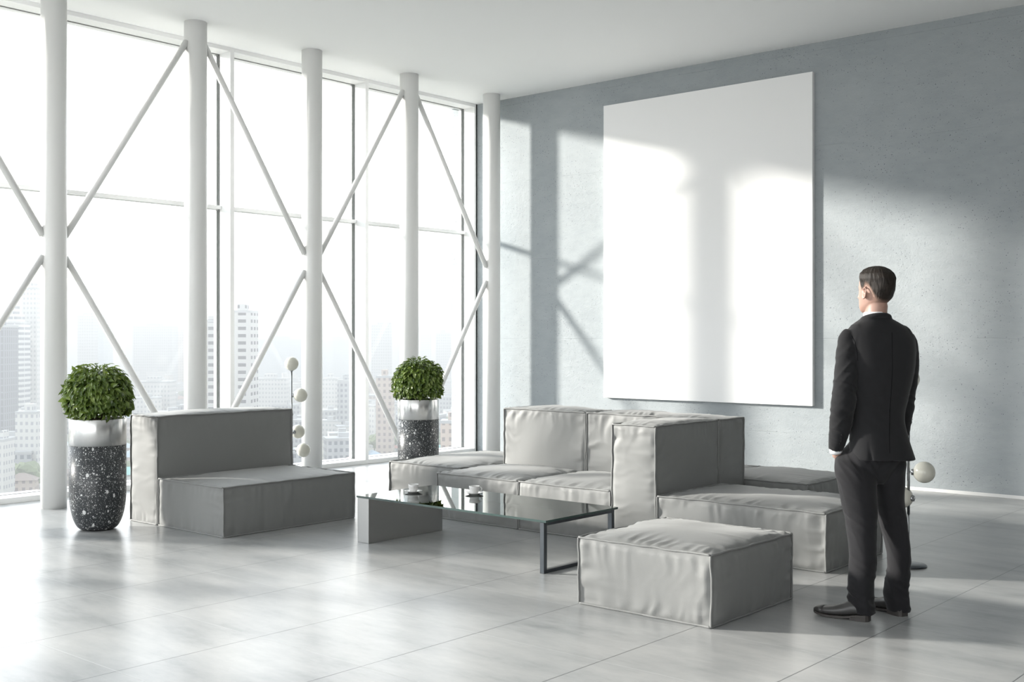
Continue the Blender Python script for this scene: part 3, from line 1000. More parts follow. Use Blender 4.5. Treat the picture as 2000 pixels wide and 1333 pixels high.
# sleeves and jacket body
jk = MB()
def tr(py, cx_px, a, b, ex=2.3, w=0.0, turn=TT):
    return (L(cx_px, py, w), a, b, turn, ex)
body_rings = [tr(616, 1712, 0.050, 0.055), tr(622, 1712, 0.075, 0.062), tr(630, 1714, 0.112, 0.072), tr(640, 1716, 0.150, 0.085), tr(652, 1717, 0.172, 0.098),
              tr(672, 1719, 0.181, 0.112), tr(700, 1720, 0.178, 0.122), tr(740, 1719, 0.165, 0.125), tr(780, 1715, 0.147, 0.118), tr(805, 1713.5, 0.138, 0.112),
              tr(830, 1713.5, 0.140, 0.115), tr(860, 1717, 0.150, 0.124), tr(880, 1720, 0.158, 0.130), tr(897, 1722.5, 0.165, 0.134)]
body_rings = dense(body_rings, 4)
vent_q = math.pi * 1.12
def fn_for(z):
    def fn(q):
        k = 1.0
        dq = math.atan2(math.sin(q + math.pi / 2 + 0.02), math.cos(q + math.pi / 2 + 0.02))
        k -= 0.010 * math.exp(-(dq / 0.03) ** 2)
        s_ = max(0.0, min(1.0, (0.93 - z) / 0.10))
        dv = math.atan2(math.sin(q - math.pi * 1.30), math.cos(q - math.pi * 1.30))
        if s_ > 0: k -= 0.09 * s_ * math.exp(-(dv / (0.022 + 0.03 * s_)) ** 2)
        return k
    return fn
loft(jk, [rg + (fn_for(rg[0][2]),) for rg in body_rings], 160)
def sleeve(mb, pts):
    """pts of (px, py, w, half-width px)"""
    P = [L(a, b, w) for a, b, w, h in pts]
    Rr = [h / PXM for *_, h in pts]
    # smooth chain
    Q, RR = [], []
    m = len(P)
    for i in range(m - 1):
        for j in range(4):
            t_ = j / 4
            a_, b_, c_, d_ = P[max(i - 1, 0)], P[i], P[i + 1], P[min(i + 2, m - 1)]
            Q.append(0.5 * ((2 * b_) + (-a_ + c_) * t_ + (2 * a_ - 5 * b_ + 4 * c_ - d_) * t_ ** 2 + (-a_ + 3 * b_ - 3 * c_ + d_) * t_ ** 3))
            RR.append(Rr[i] * (1 - t_) + Rr[i + 1] * t_)
    Q.append(P[-1]); RR.append(Rr[-1])
    mb.tube(Q, RR, 28)
    return Q
left_arm = [(1661, 648, -0.055, 12), (1657, 662, -0.065, 19), (1656, 685, -0.075, 22), (1654.5, 715, -0.09, 23), (1651, 750, -0.105, 23), (1648.5, 780, -0.11, 22),
            (1645, 805, -0.105, 21), (1642, 830, -0.085, 19.5), (1637, 855, -0.055, 17), (1633, 875, -0.03, 14.5), (1632.5, 878, -0.027, 14)]
right_arm = [(1771, 655, 0.060, 12), (1774, 668, 0.068, 17), (1776, 690, 0.072, 19), (1774.5, 720, 0.075, 20), (1770, 755, 0.075, 20), (1766.5, 785, 0.080, 19.5),
             (1764, 810, 0.10, 18.5), (1762, 832, 0.13, 17), (1758, 855, 0.165, 15), (1754, 868, 0.185, 14)]
LA = sleeve(jk, left_arm)
RA = sleeve(jk, right_arm)
# collar of the jacket: a raised roll round the neck
cr_ = []
for i in range(25):
    q = math.pi * 2 * i / 25
    cx_ = L(1711, 617, 0.0)
    x = 0.066 * math.cos(q); y = 0.070 * math.sin(q)
    tt = math.radians(TT)
    cr_.append(Vector((cx_.x + x * math.cos(tt) - y * math.sin(tt), cx_.y + x * math.sin(tt) + y * math.cos(tt), 1.556 - 0.020 * math.sin(q) - (0.0 if math.sin(q) < 0.3 else 0.03 * (math.sin(q) - 0.3)))))
jk.tube(cr_, 0.0145, 12, closed=True)
LAa = np.array([list(v) for v in LA]); RAa = np.array([list(v) for v in RA])
def near_chain(co, ch):
    d = np.full(len(co), 9.0); s = np.zeros(len(co))
    for i, c in enumerate(ch):
        dd = np.linalg.norm(co - c, axis=1)
        m_ = dd < d
        d[m_] = dd[m_]; s[m_] = i / (len(ch) - 1)
    return d, s
def jdisp(co, no):
    dl, sl = near_chain(co, LAa); dr, sr = near_chain(co, RAa)
    onl = 1 - sstep(0.055, 0.075, dl); onr = 1 - sstep(0.05, 0.07, dr)
    arm = np.maximum(onl, onr)
    s = np.where(dl < dr, sl, sr)
    z = co[:, 2]
    elbow = np.exp(-((s - 0.60) / 0.22) ** 2)
    tilt = z * 32 + co[:, 0] * 14 + co[:, 1] * 8
    g = 1 - 2 * np.abs(noise3(np.stack([tilt, co[:, 0] * 6, co[:, 1] * 6], -1)))
    g2 = 1 - 2 * np.abs(noise3(np.stack([z * 20 - co[:, 0] * 22, co[:, 0] * 7 + 4, co[:, 1] * 7], -1)))
    d = arm * (0.0058 * elbow + 0.0018) * g + arm * 0.0028 * g2
    d = np.where(dr < dl, d * 0.55, d)
    tors = 1 - arm
    waist = np.exp(-((z - 1.08) / 0.10) ** 2)
    g3 = 1 - 2 * np.abs(noise3(np.stack([z * 16 + co[:, 0] * 12, co[:, 0] * 9, co[:, 1] * 5 + 8], -1)))
    g4 = noise3(co * 6.5 + 5)
    d += tors * (0.0030 * waist * g3 + 0.0030 * g4)
    # hem flares in shallow waves
    d += tors * sstep(1.0, 0.83, z) * 0.004 * noise3(np.stack([co[:, 0] * 11, co[:, 1] * 11, z * 2], -1))
    return d
jacket = remeshed('jacket', jk, 0.0052, M['suit'], man, 5, jdisp)
# seams and details of the jacket, lying on its cloth
def seam_tube(pts, r): return MB().tube(pts, r, 6)
from mathutils.bvhtree import BVHTree
jb = BVHTree.FromPolygons([v.co for v in jacket.data.vertices], [tuple(p.vertices) for p in jacket.data.polygons])
def project(px, py, lift=0.0005):
    """where the line of sight through a pixel meets the jacket"""
    a = L(px, py, -0.6); b = L(px, py, 0.6)
    hit = jb.ray_cast(a, (b - a).normalized())
    return (hit[0] - (b - a).normalized() * lift) if hit[0] is not None else L(px, py, -0.1)
for pts in ([(1742, 650), (1742.5, 680), (1743, 720), (1741, 760), (1738, 800), (1737, 850), (1738, 893)],
            [(1663, 655), (1670, 668), (1674.5, 690), (1676, 708)]):
    q = []
    for i in range(len(pts) - 1):
        for j in range(6):
            t_ = j / 6
            q.append(project(pts[i][0] * (1 - t_) + pts[i + 1][0] * t_, pts[i][1] * (1 - t_) + pts[i + 1][1] * t_, -0.0006))
    MB().tube(q, 0.0014, 6).build('seam', M['seam'], jacket)
for px, py in ((1644.5, 850), (1644, 856), (1643, 862), (1641, 867.5)):
    c = project(px, py, 0.001)
    b_ = MB().sphere((0, 0, 0), 0.0048, 14, 8, (1, 0.55, 1)).build('sleeve_button', M['button'], jacket)
    b_.location = c

# trousers
trs = MB()
def lg(px, py, w, hw, dep, turn, ex=2.2): return (L(px, py, w), hw / PXM, dep, turn, ex)
hip = [(L(1716, 850, 0.01), 0.115, 0.080, TT, 2.2), (L(1712, 880, 0.0), 0.138, 0.095, TT, 2.3), (L(1704, 900, 0.0), 0.152, 0.113, TT, 2.3), (L(1702, 916, 0.0), 0.138, 0.106, TT, 2.2),
       (L(1708, 930, 0.0), 0.095, 0.085, TT, 2.0), (L(1712, 944, 0.0), 0.045, 0.055, TT, 2.0)]
loft(trs, dense(hip, 4), 64)
left_leg = [lg(1690, 850, 0.03, 18, 0.05, 25), lg(1681, 868, 0.03, 26, 0.055, 25), lg(1677, 882, 0.02, 33, 0.070, 25), lg(1672, 892, 0.005, 38.5, 0.085, 25), lg(1670, 904, -0.02, 41, 0.098, 25), lg(1673, 935, -0.05, 38.5, 0.103, 28), lg(1678, 980, -0.06, 33, 0.096, 32), lg(1682, 1020, -0.065, 27.5, 0.086, 36),
            lg(1684.5, 1060, -0.07, 25, 0.075, 40), lg(1685, 1100, -0.075, 24, 0.070, 44), lg(1682, 1135, -0.078, 23.5, 0.064, 48), lg(1680.5, 1160, -0.08, 24, 0.062, 52), lg(1681.5, 1178, -0.088, 23.5, 0.066, 56), lg(1685, 1197, -0.092, 22.5, 0.068, 56)]
right_leg = [lg(1735, 880, 0.05, 29, 0.085, 20), lg(1736, 905, 0.05, 31, 0.105, 20), lg(1736, 935, 0.055, 29, 0.103, 20), lg(1737.5, 980, 0.065, 26.5, 0.094, 22), lg(1744, 1020, 0.075, 25.5, 0.084, 24),
             lg(1752, 1060, 0.085, 23, 0.074, 26), lg(1756, 1100, 0.09, 20.5, 0.066, 28), lg(1753.5, 1130, 0.09, 21, 0.062, 32), lg(1750, 1158, 0.09, 22.5, 0.062, 34), lg(1753, 1175, 0.086, 20.5, 0.066, 34), lg(1756, 1193, 0.082, 18.5, 0.060, 34)]
loft(trs, dense(left_leg, 4), 64)
loft(trs, dense(right_leg, 4), 64)
def tdisp(co, no):
    z = co[:, 2]
    low = sstep(0.42, 0.10, z)
    knee = np.exp(-((z - 0.52) / 0.10) ** 2)
    seat = np.exp(-((z - 0.80) / 0.09) ** 2)
    g = 1 - 2 * np.abs(noise3(np.stack([z * 26 + co[:, 0] * 16, co[:, 0] * 8, co[:, 1] * 8], -1)))
    g2 = 1 - 2 * np.abs(noise3(np.stack([z * 9 + co[:, 0] * 20, co[:, 0] * 10 + 3, co[:, 1] * 9], -1)))
    g3 = 1 - 2 * np.abs(noise3(np.stack([z * 22 - np.abs(co[:, 0]) * 26, co[:, 0] * 5, co[:, 1] * 5 + 2], -1)))
    return low * 0.0065 * g + knee * 0.003 * g + 0.0028 * g2 + seat * 0.0045 * g3
trousers = remeshed('trousers', trs, 0.0052, M['trouser'], man, 4, tdisp)

# body: head, neck, trunk, arms and hands, legs as one skin
bd = MB()
HT = 46.0
ht = math.radians(HT)
hf = Vector((-math.sin(ht), math.cos(ht), 0)); hl = Vector((math.cos(ht), math.sin(ht), 0))    # forward and right of the head
HC = L(1711.5, 570, 0.0); HC.z = 0
head_rings = [(1.588, 0.058, 0.026, 0.024), (1.600, 0.050, 0.046, 0.040), (1.620, 0.036, 0.064, 0.053), (1.645, 0.020, 0.080, 0.061), (1.675, 0.008, 0.091, 0.067),
              (1.705, 0.001, 0.096, 0.071), (1.735, -0.002, 0.097, 0.0735), (1.762, -0.003, 0.093, 0.072), (1.784, -0.003, 0.080, 0.063), (1.801, -0.003, 0.060, 0.048), (1.812, -0.003, 0.036, 0.029), (1.817, -0.003, 0.010, 0.008)]
def head_ring(z):
    zs = [h_[0] for h_ in head_rings]
    return [float(np.interp(z, zs, [h_[i] for h_ in head_rings])) for i in (1, 2, 3)]
rings = []
for z, c, a, b in head_rings:
    p = HC + hf * c; p.z = z
    rings.append((p, b, a, HT, 2.15))
loft(bd, dense(rings, 3), 48)
# neck, trunk inside the clothes
nk = [(HC + hf * 0.005 + Vector((0, 0, 1.655)), 0.052, 0.056, HT, 2.0), (HC - hf * 0.004 + Vector((0.0, 0, 1.62)), 0.053, 0.057, HT, 2.0), (L(1711, 612, 0.0), 0.055, 0.060, 30, 2.0), (L(1711, 625, 0.0), 0.060, 0.062, 25, 2.0), (L(1713, 640, 0.0), 0.09, 0.06, TT, 2.0),
      (L(1716, 660, 0), 0.135, 0.075, TT, 2.0), (L(1718, 700, 0), 0.145, 0.095, TT, 2.0), (L(1716, 760, 0), 0.135, 0.098, TT, 2.0), (L(1713, 810, 0), 0.115, 0.09, TT, 2.0), (L(1714, 860, 0), 0.10, 0.07, TT, 2.0), (L(1712, 895, 0), 0.10, 0.07, TT, 2.0)]
loft(bd, [(*(r_[:1]), *r_[1:]) for r_ in nk][::-1], 40)
def chain(mb, pts, k=1.0): 
    mb.tube([p for p, r_ in pts], [r_ * k for p, r_ in pts], 18)
chain(bd, [(L(1665, 665, -0.05), 0.04), (L(1654, 715, -0.09), 0.042), (L(1649, 780, -0.105), 0.036), (L(1643, 820, -0.09), 0.034), (L(1636, 862, -0.045), 0.028), (L(1634, 880, -0.02), 0.0255), (L(1636, 892, -0.008), 0.0265)])
chain(bd, [(L(1768, 668, 0.05), 0.04), (L(1772, 720, 0.075), 0.040), (L(1765, 785, 0.08), 0.036), (L(1760, 830, 0.13), 0.032), (L(1753, 866, 0.18), 0.026), (L(1748, 882, 0.185), 0.030)])
# hands: palm, four fingers of different length and a thumb, inside the pockets
def hand(root, down, across, palm_n, s=1.0):
    """root = wrist; down = where the fingers point; across = towards the thumb side"""
    for k, (off, ln, rr) in enumerate(((0.030, 0.075, 0.0088), (0.010, 0.083, 0.0092), (-0.010, 0.077, 0.0088), (-0.029, 0.060, 0.0078))):
        b_ = root + down * 0.075 + across * off
        bend = palm_n * 0.010
        bd.tube([root + down * 0.03 + across * off * 0.7, b_, b_ + down * ln * 0.45 + bend * 0.6, b_ + down * ln * 0.8 + bend * 1.8, b_ + down * ln * 0.98 + bend * 3.0], [0.012, 0.0105, rr, rr * 0.92, rr * 0.7], 10)
    bd.tube([root + down * 0.0, root + down * 0.04, root + down * 0.078], [0.022, 0.026, 0.024], 12)
    bd.tube([root + down * 0.015 + across * 0.018, root + down * 0.045 + across * 0.045 + palm_n * 0.008, root + down * 0.078 + across * 0.052 + palm_n * 0.016, root + down * 0.098 + across * 0.050 + palm_n * 0.02], [0.014, 0.0125, 0.0105, 0.008], 10)
hand(L(1636, 884, -0.008), Vector((0.24, 0.22, -0.95)).normalized(), Vector((-0.25, 0.95, 0.0)).normalized(), Vector((0.9, 0.2, 0.3)).normalized())
hand(L(1747, 884, 0.175), Vector((-0.20, -0.35, -0.9)).normalized(), Vector((-0.6, 0.75, 0)).normalized(), Vector((-0.7, -0.6, 0)).normalized())
# legs inside the trousers
chain(bd, [(L(1688, 892, 0.0), 0.050), (L(1682, 980, -0.06), 0.062), (L(1684, 1060, -0.07), 0.047), (L(1684, 1120, -0.077), 0.042), (L(1684, 1185, -0.08), 0.032)])
chain(bd, [(L(1733, 892, 0.03), 0.050), (L(1739, 980, 0.065), 0.055), (L(1752, 1060, 0.085), 0.044), (L(1755, 1120, 0.09), 0.040), (L(1755, 1182, 0.085), 0.030)])
def hp(f, r_, z): return HC + hf * f + hl * r_ + Vector((0, 0, z))
# nose, brow, ears
bd.tube([hp(0.092, 0, 1.722), hp(0.100, 0, 1.705), hp(0.110, 0, 1.688), hp(0.117, 0, 1.672), hp(0.104, 0, 1.664)], [0.008, 0.009, 0.011, 0.0125, 0.010], 12)
bd.tube([hp(0.070, -0.050, 1.724), hp(0.086, -0.028, 1.729), hp(0.091, 0, 1.726), hp(0.086, 0.028, 1.729), hp(0.070, 0.050, 1.724)], [0.006, 0.009, 0.008, 0.009, 0.006], 10)
bd.tube([hp(0.088, -0.012, 1.645), hp(0.094, 0, 1.646), hp(0.088, 0.012, 1.645)], [0.008, 0.010, 0.008], 10)
for sg in (-1, 1):
    ring_ = []
    for i in range(14):
        q = 2 * math.pi * i / 14
        ring_.append(hp(0.006 + 0.0165 * math.cos(q) - 0.004 * math.sin(q), sg * (0.0765 + 0.009 * (1 - math.cos(q)) * 0.5), 1.690 + 0.0295 * math.sin(q)))
    bd.tube(ring_, 0.0045, 8, closed=True)
    bd.tube([hp(0.010, sg * 0.066, 1.70), hp(0.005, sg * 0.075, 1.690), hp(0.010, sg * 0.072, 1.672)], [0.010, 0.011, 0.009], 10)
body = remeshed('body', bd, 0.0040, M['skin'], man, 3)
for sg in (-1, 1):
    e_ = MB().sphere((0, 0, 0), 0.0118, 20, 12).build('eye', M['eye'], body)
    e_.location = hp(0.0755, sg * 0.031, 1.708)
    i_ = MB().sphere((0, 0, 0), 0.0058, 16, 8).build('iris', M['iris'], e_)
    i_.location = hf * 0.0072
MB().tube([hp(0.082, -0.022, 1.642), hp(0.095, -0.008, 1.644), hp(0.098, 0, 1.643), hp(0.095, 0.008, 1.644), hp(0.082, 0.022, 1.642)], [0.002, 0.0045, 0.005, 0.0045, 0.002], 10).build('lips', M['lips'], body)

# hair: a shell that grows out of the hairline, short at the sides and full on top
NPH, NZ = 140, 60
def hairline(phi):
    """height of the hairline at an angle from the face (0) to the back (pi)"""
    a = abs(math.degrees(phi))
    return float(np.interp(a, [0, 25, 48, 60, 70, 80, 88, 100, 112, 125, 140, 160, 180], [1.778, 1.780, 1.768, 1.742, 1.70, 1.695, 1.724, 1.716, 1.684, 1.655, 1.637, 1.628, 1.624]))
vs, fs, fade_ = [], [], []
for i in range(NZ + 1):
    t_ = i / NZ
    for k in range(NPH):
        phi = -math.pi + 2 * math.pi * k / NPH
        hl_z = hairline(phi)
        z = hl_z + (1.8165 - hl_z) * math.sin(t_ * math.pi / 2)
        c, a, b = head_ring(z)
        rel = (z - hl_z)
        rise = float(sstep(0, 0.030, rel))
        adeg = abs(math.degrees(phi))
        upper = float(sstep(1.735, 1.785, z))
        rat = min(a / 0.096, 1.0)
        front = 0.5 + 0.5 * math.cos(phi) * rat
        back = float(sstep(100, 170, adeg)) * rat
        th_ = (0.0045 + 0.004 * back) * rise + rise * upper * (0.0075 + 0.009 * front)
        # a parting ridge where the longer top meets the cropped side
        th_ += 0.0028 * rise * rat * float(noise3(np.array([math.cos(phi) * 9, math.sin(phi) * 9 + z * 20, z * 30])))
        th_ += 0.0016 * float(noise3(np.array([phi * 26, z * 14, 3.3]))) * rise * rat
        f_ = a * math.copysign(abs(math.cos(phi)) ** (2 / 2.15), math.cos(phi))
        l_ = b * math.copysign(abs(math.sin(phi)) ** (2 / 2.15), math.sin(phi))
        nn_ = Vector((f_ / 0.0094, l_ / 0.0055, max(z - 1.735, 0) / 0.0068))
        if nn_.length < 1e-4: nn_ = Vector((0, 0, 1))
        nn_.normalize()
        p = HC + hf * (c + f_ + nn_.x * th_) + hl * (l_ + nn_.y * th_)
        p.z = z + nn_.z * th_
        vs.append(p)
        fade_.append(float(sstep(-0.002, 0.034, rel)))
for i in range(NZ):
    for k in range(NPH):
        k2 = (k + 1) % NPH
        fs.append((i * NPH + k2, i * NPH + k, (i + 1) * NPH + k, (i + 1) * NPH + k2))
vs.append(HC + hf * (-0.003) + Vector((0, 0, 1.8170 + 0.0160)))
for k in range(NPH):
    fs.append((NZ * NPH + (k + 1) % NPH, NZ * NPH + k, len(vs) - 1))
hair = MB().add(vs, fs, True).build('hair', M['hair'], man)
fa = hair.data.attributes.new('fade', 'FLOAT', 'POINT')
fa.data.foreach_set('value', fade_ + [1.0])

# shirt: collar band above the jacket and the two cuffs
sh = MB()
cc = L(1710, 612, 0.0)
rg = []
for z_, a_, b_, dx in ((1.552, 0.060, 0.062, 0.0), (1.565, 0.062, 0.065, 0.0), (1.580, 0.0605, 0.0635, -0.001), (1.592, 0.0590, 0.0620, -0.002), (1.5925, 0.0560, 0.0590, -0.002), (1.575, 0.0565, 0.0595, -0.001)):
    rg.append((Vector((cc.x + dx, cc.y, z_)), a_, b_, 28.0, 2.0))
vs, fs = [], []
nn = 48
for (c, a_, b_, tu, ex) in rg:
    tu = math.radians(tu)
    for k in range(nn):
        q = 2 * math.pi * k / nn
        x, y = a_ * math.cos(q), b_ * math.sin(q)
        vs.append((c.x + x * math.cos(tu) - y * math.sin(tu), c.y + x * math.sin(tu) + y * math.cos(tu), c.z - 0.012 * max(math.sin(q), 0) ))
for i in range(len(rg) - 1):
    for k in range(nn):
        fs.append((i * nn + k, i * nn + (k + 1) % nn, (i + 1) * nn + (k + 1) % nn, (i + 1) * nn + k))
sh.add(vs, fs, True)
sh.build('shirt_collar', M['shirt'], man)
MB().tube([L(1635, 866, -0.042), L(1632.5, 880.0, -0.024), L(1633.0, 883.5, -0.02)], [0.031, 0.0338, 0.0330], 28).build('shirt_cuff', M['shirt'], man)
MB().tube([L(1756, 862, 0.178), L(1753, 873, 0.188)], [0.030, 0.031], 28).build('shirt_cuff', M['shirt'], man)

# shoes
def shoe(heel, yaw_deg, label=None):
    """heel = local point under the heel; yaw measured left from straight away"""
    y_ = math.radians(yaw_deg)
    r = empty('shoe', (heel[0], heel[1], 0), y_, man)
    st = [(-0.012, 0.018, 0.045, 0.034), (0.0, 0.030, 0.075, 0.032), (0.02, 0.0355, 0.098, 0.031), (0.05, 0.037, 0.105, 0.029), (0.08, 0.0365, 0.100, 0.022), (0.11, 0.0385, 0.085, 0.016),
          (0.14, 0.0425, 0.072, 0.013), (0.17, 0.0465, 0.061, 0.012), (0.20, 0.0475, 0.054, 0.013), (0.225, 0.045, 0.050, 0.014), (0.25, 0.038, 0.047, 0.017), (0.268, 0.028, 0.042, 0.020), (0.280, 0.014, 0.034, 0.024)]
    n = 26
    def upper(i0, i1, grow=0.0):
        vs, fs = [], []
        rows = st[i0:i1]
        for (s_, hw, top, bot) in rows:
            for k in range(n):
                q = 2 * math.pi * k / n
                c_, s2 = math.cos(q), math.sin(q)
                wv = 1.0 if s2 < 0 else (1 - 0.28 * s2 * (top > 0.065))
                x = (hw + grow) * math.copysign(abs(c_) ** 0.8, c_) * wv
                zc = (top + bot) / 2; hz = (top - bot) / 2
                z = zc + (hz + grow) * math.copysign(abs(s2) ** (0.9 if s2 > 0 else 0.55), s2)
                vs.append((x, s_, max(z, bot)))
        m = len(rows)
        for i in range(m - 1):
            for k in range(n):
                k2 = (k + 1) % n
                fs.append((i * n + k2, i * n + k, (i + 1) * n + k, (i + 1) * n + k2))
        fs.append(tuple(range(n))); fs.append(tuple((m - 1) * n + k for k in range(n))[::-1])
        return vs, fs
    u = MB()
    u.add(*upper(0, len(st)), True)
    up = u.build('upper', M['leather'], r)
    tc = MB(); tc.add(*upper(9, len(st), 0.0016), True)
    tc.build('toe_cap', M['leather'], r)
    # welted sole
    def outline(i0, i1, g, z0, z1, dz=0):
        rows = st[i0:i1]
        Lp = [(-(hw + g), s_) for s_, hw, t_, b_ in rows]; Rp = [((hw + g), s_) for s_, hw, t_, b_ in rows][::-1]
        pl = Lp + Rp
        bots = [b_ for s_, hw, t_, b_ in rows]; bots = bots + bots[::-1]
        k = len(pl)
        vs = [(x, y, (z0 if z0 is not None else bots[i] - 0.009)) for i, (x, y) in enumerate(pl)] + [(x, y, bots[i] + 0.001) for i, (x, y) in enumerate(pl)]
        fs = [tuple(range(k)), tuple(range(k, 2 * k))[::-1]] + [(i, k + i, k + (i + 1) % k, (i + 1) % k) for i in range(k)]
        return vs, fs
    so = MB(); so.add(*outline(0, len(st), 0.0035, None, None)); so.build('sole', M['sole'], r)
    he = MB()
    he.add(*outline(0, 5, 0.002, 0.0, None)); he.build('heel', M['sole'], r)
    lc = MB()
    for i in range(5):
        s_ = 0.105 + i * 0.016
        top = float(np.interp(s_, [a_[0] for a_ in st], [a_[2] for a_ in st]))
        lc.tube([(-0.013, s_ + 0.003, top - 0.0040), (0, s_, top - 0.0002), (0.013, s_ - 0.003, top - 0.0040)], 0.0015, 6)
    lc.build('laces', M['lace'], r)
    return r
lh = on_plane(1694, 1214, 0.0); rh = on_plane(1764, 1204, 0.0)
def to_local(p):
    rel = Vector((p.x - mo.x, p.y - mo.y, 0))
    rr = Vector((ray.y, -ray.x, 0))
    return (rel.dot(rr), rel.dot(ray))
shoe(to_local(lh), 72)
shoe(to_local(rh), 42)

# ------------------------------------------------------------------ the city below
GZ = -60.0
gr = tag(MB().box(-9000, -30, -3000, 12000, GZ - 2, GZ).build('ground', M['ground']), 'hazy city ground far below the windows', None, None, 'structure')
def gpt(px, d):
    v = at(px, HY, d)
    return v.x, v.y
BROT = YAW + 0.25
def building(px0, px1, ytop, d, mat, label, depth=None, rot=None, kind='slab', group='hazy high-rise blocks outside the windows'):
    """a block seen between two pixel columns, its top at ytop, at this distance"""
    w = (px1 - px0) / F_PX * d
    h = CAM_H - (ytop - HY) / F_PX * d - GZ
    dp = depth or w * 0.8
    x, y = gpt((px0 + px1) / 2, d)
    rt_ = YAW if rot is None else rot
    r = tag(empty('building', (x, y, GZ), rt_), label, 'building', group)
    mb = MB()
    a = w / 2; b = dp / 2
    if kind == 'slab':
        mb.box(-a, a, -b, b, 0, h)
        mb.box(-a * 0.4, a * 0.3, -b * 0.5, b * 0.5, h, h + 4)
    elif kind == 'step':
        mb.box(-a, a, -b, b, 0, h * 0.86)
        mb.box(-a * 0.75, a * 0.45, -b * 0.8, b * 0.8, h * 0.86, h * 0.93)
        mb.box(-a * 0.5, a * 0.0, -b * 0.6, b * 0.6, h * 0.93, h)
    elif kind == 'crown':
        mb.box(-a, a, -b, b, 0, h * 0.96)
        mb.box(-a * 0.35, a * 1.0, -b * 0.9, b * 0.9, h * 0.96, h)
    mb.build('wall', mat, r)
    MB().box(-a * 1.01, a * 1.01, -b * 1.01, b * 1.01, h * (0.86 if kind == 'step' else 0.96 if kind == 'crown' else 1.0), h * (0.86 if kind == 'step' else 0.96 if kind == 'crown' else 1.0) + 1.1).build('parapet', ROOF[2], r)
    return r
building(-26, 22, 640, 560, M['tower_dark'], 'dark grey tower block at the left edge of the view', 16)
building(18, 50, 596, 700, FAC[4], 'white banded tower with stepped top left of the leftmost column', 14, kind='step')
building(50, 80, 566, 720, FAC[0], 'tallest pale slim tower beside the leftmost column', 12)
building(157, 186, 612, 1250, FAC[1], 'faint grey tower with small roof box right of the leftmost column', 16, kind='crown')
building(186, 216, 622, 1350, FAC[3], 'faint blue-grey tower just behind its taller neighbour', 16)
building(266, 342, 639, 1400, FAC[1], 'wide faint grey block above the left plant and brace', 25)
building(350, 362, 650, 1300, FAC[2], 'thin faint tower half hidden by the column behind the chair', 10)
building(405, 432, 618, 520, M['tower_brown'], 'tall apartment tower wing left of the thick mullion', 15, kind='crown')
building(455, 497, 612, 520, M['tower_brown'], 'tall apartment tower wing right of the thick mullion', 15)
building(497, 600, 664, 1500, FAC[3], 'long pale blue block left of the lamp column', 30)
building(628, 694, 664, 1500, FAC[3], 'long pale blue block right of the lamp column', 30)
building(536, 566, 652, 2000, FAC[1], 'faint low tower behind the long blue block', 25)
building(660, 692, 643, 2100, FAC[1], 'faint far tower left of the second mullion', 25)
building(727, 764, 631, 1300, FAC[1], 'faint grey tower left of the far planter column', 18, kind='crown')
building(822, 842, 655, 1500, FAC[0], 'small faint tower right of the far planter column', 18)
building(852, 880, 651, 1400, FAC[1], 'faint square tower near the last window mullion', 18)
building(892, 906, 660, 1500, FAC[0], 'slim faint tower at the last window mullion', 12)
building(498, 562, 742, 800, FAC[0], 'white hotel block with rows of windows behind the globe lamp', 14, group='mid-rise blocks in the city')
building(632, 662, 742, 800, FAC[0], 'white hotel block right of the lamp column', 14, group='mid-rise blocks in the city')
building(268, 338, 748, 760, FAC[0], 'low white block with window grid behind the left plant', 14, group='mid-rise blocks in the city')
building(737, 768, 738, 560, FAC[2], 'pinkish apartment block left of the far planter', 12, group='mid-rise blocks in the city')
building(0, 18, 862, 430, FAC[0], 'white slab with small windows at the bottom left window', 10, group='mid-rise blocks in the city')
building(40, 82, 808, 470, FAC[0], 'white low block beside the leftmost column', 10, group='mid-rise blocks in the city')
building(862, 908, 826, 430, FAC[2], 'pinkish low block right of the far planter', 10, group='mid-rise blocks in the city')
building(662, 692, 745, 700, FAC[1], 'grey block left of the second mullion', 12, group='mid-rise blocks in the city')

rnd = random.Random(11)
def house_proto(w, dp, h, mat, roof, hip):
    r = empty('house')
    MB().box(-w / 2, w / 2, -dp / 2, dp / 2, 0, h).build('wall', mat, r)
    a, b = w / 2 + 0.6, dp / 2 + 0.6
    if hip:
        rr = min(w, dp) * 0.28
        k = max(a - b, 0) * 0.8
        MB().add([(-a, -b, h), (a, -b, h), (a, b, h), (-a, b, h), (-k - 0.3, 0, h + rr), (k + 0.3, 0, h + rr)], [(0, 1, 5, 4), (1, 2, 5), (2, 3, 4, 5), (3, 0, 4), (3, 2, 1, 0)]).build('roof', roof, r)
    else:
        MB().box(-a + 0.4, a - 0.4, -b + 0.4, b - 0.4, h, h + 0.9).box(-a * 0.3, a * 0.2, -b * 0.3, b * 0.3, h + 0.9, h + 3).build('roof', roof, r)
    return r
protos = []
spec = [(12, 9, 7, 0, 0, True, 'white house with red tiled hip roof'), (11, 9, 6.5, 2, 1, True, 'sand coloured house with brown hip roof'), (15, 11, 11, 0, 2, False, 'white flat-roofed block with pale roof deck'),
        (18, 12, 15, 1, 2, False, 'grey flat-roofed mid-rise block'), (13, 9, 7, 2, 3, True, 'sand coloured house with blue-grey hip roof'), (22, 13, 19, 2, 2, False, 'sand coloured flat-roofed apartment block'),
        (20, 10, 6, 0, 4, True, 'long low building with pale green roof'), (16, 14, 23, 0, 2, False, 'white flat-roofed tall apartment block')]
for s_ in spec:
    protos.append((house_proto(s_[0], s_[1], s_[2], FAC[s_[3]], ROOF[s_[4]], s_[5]), s_[6]))
used = set()
def copy_tree(o, parent=None):
    c = o.copy()
    COL.objects.link(c)
    c.parent = parent
    for ch in [x for x in bpy.data.objects if x.parent == o]:
        copy_tree(ch, c)
    return c
spans = [(0, 80), (133, 360), (405, 588), (628, 780), (816, 928)]
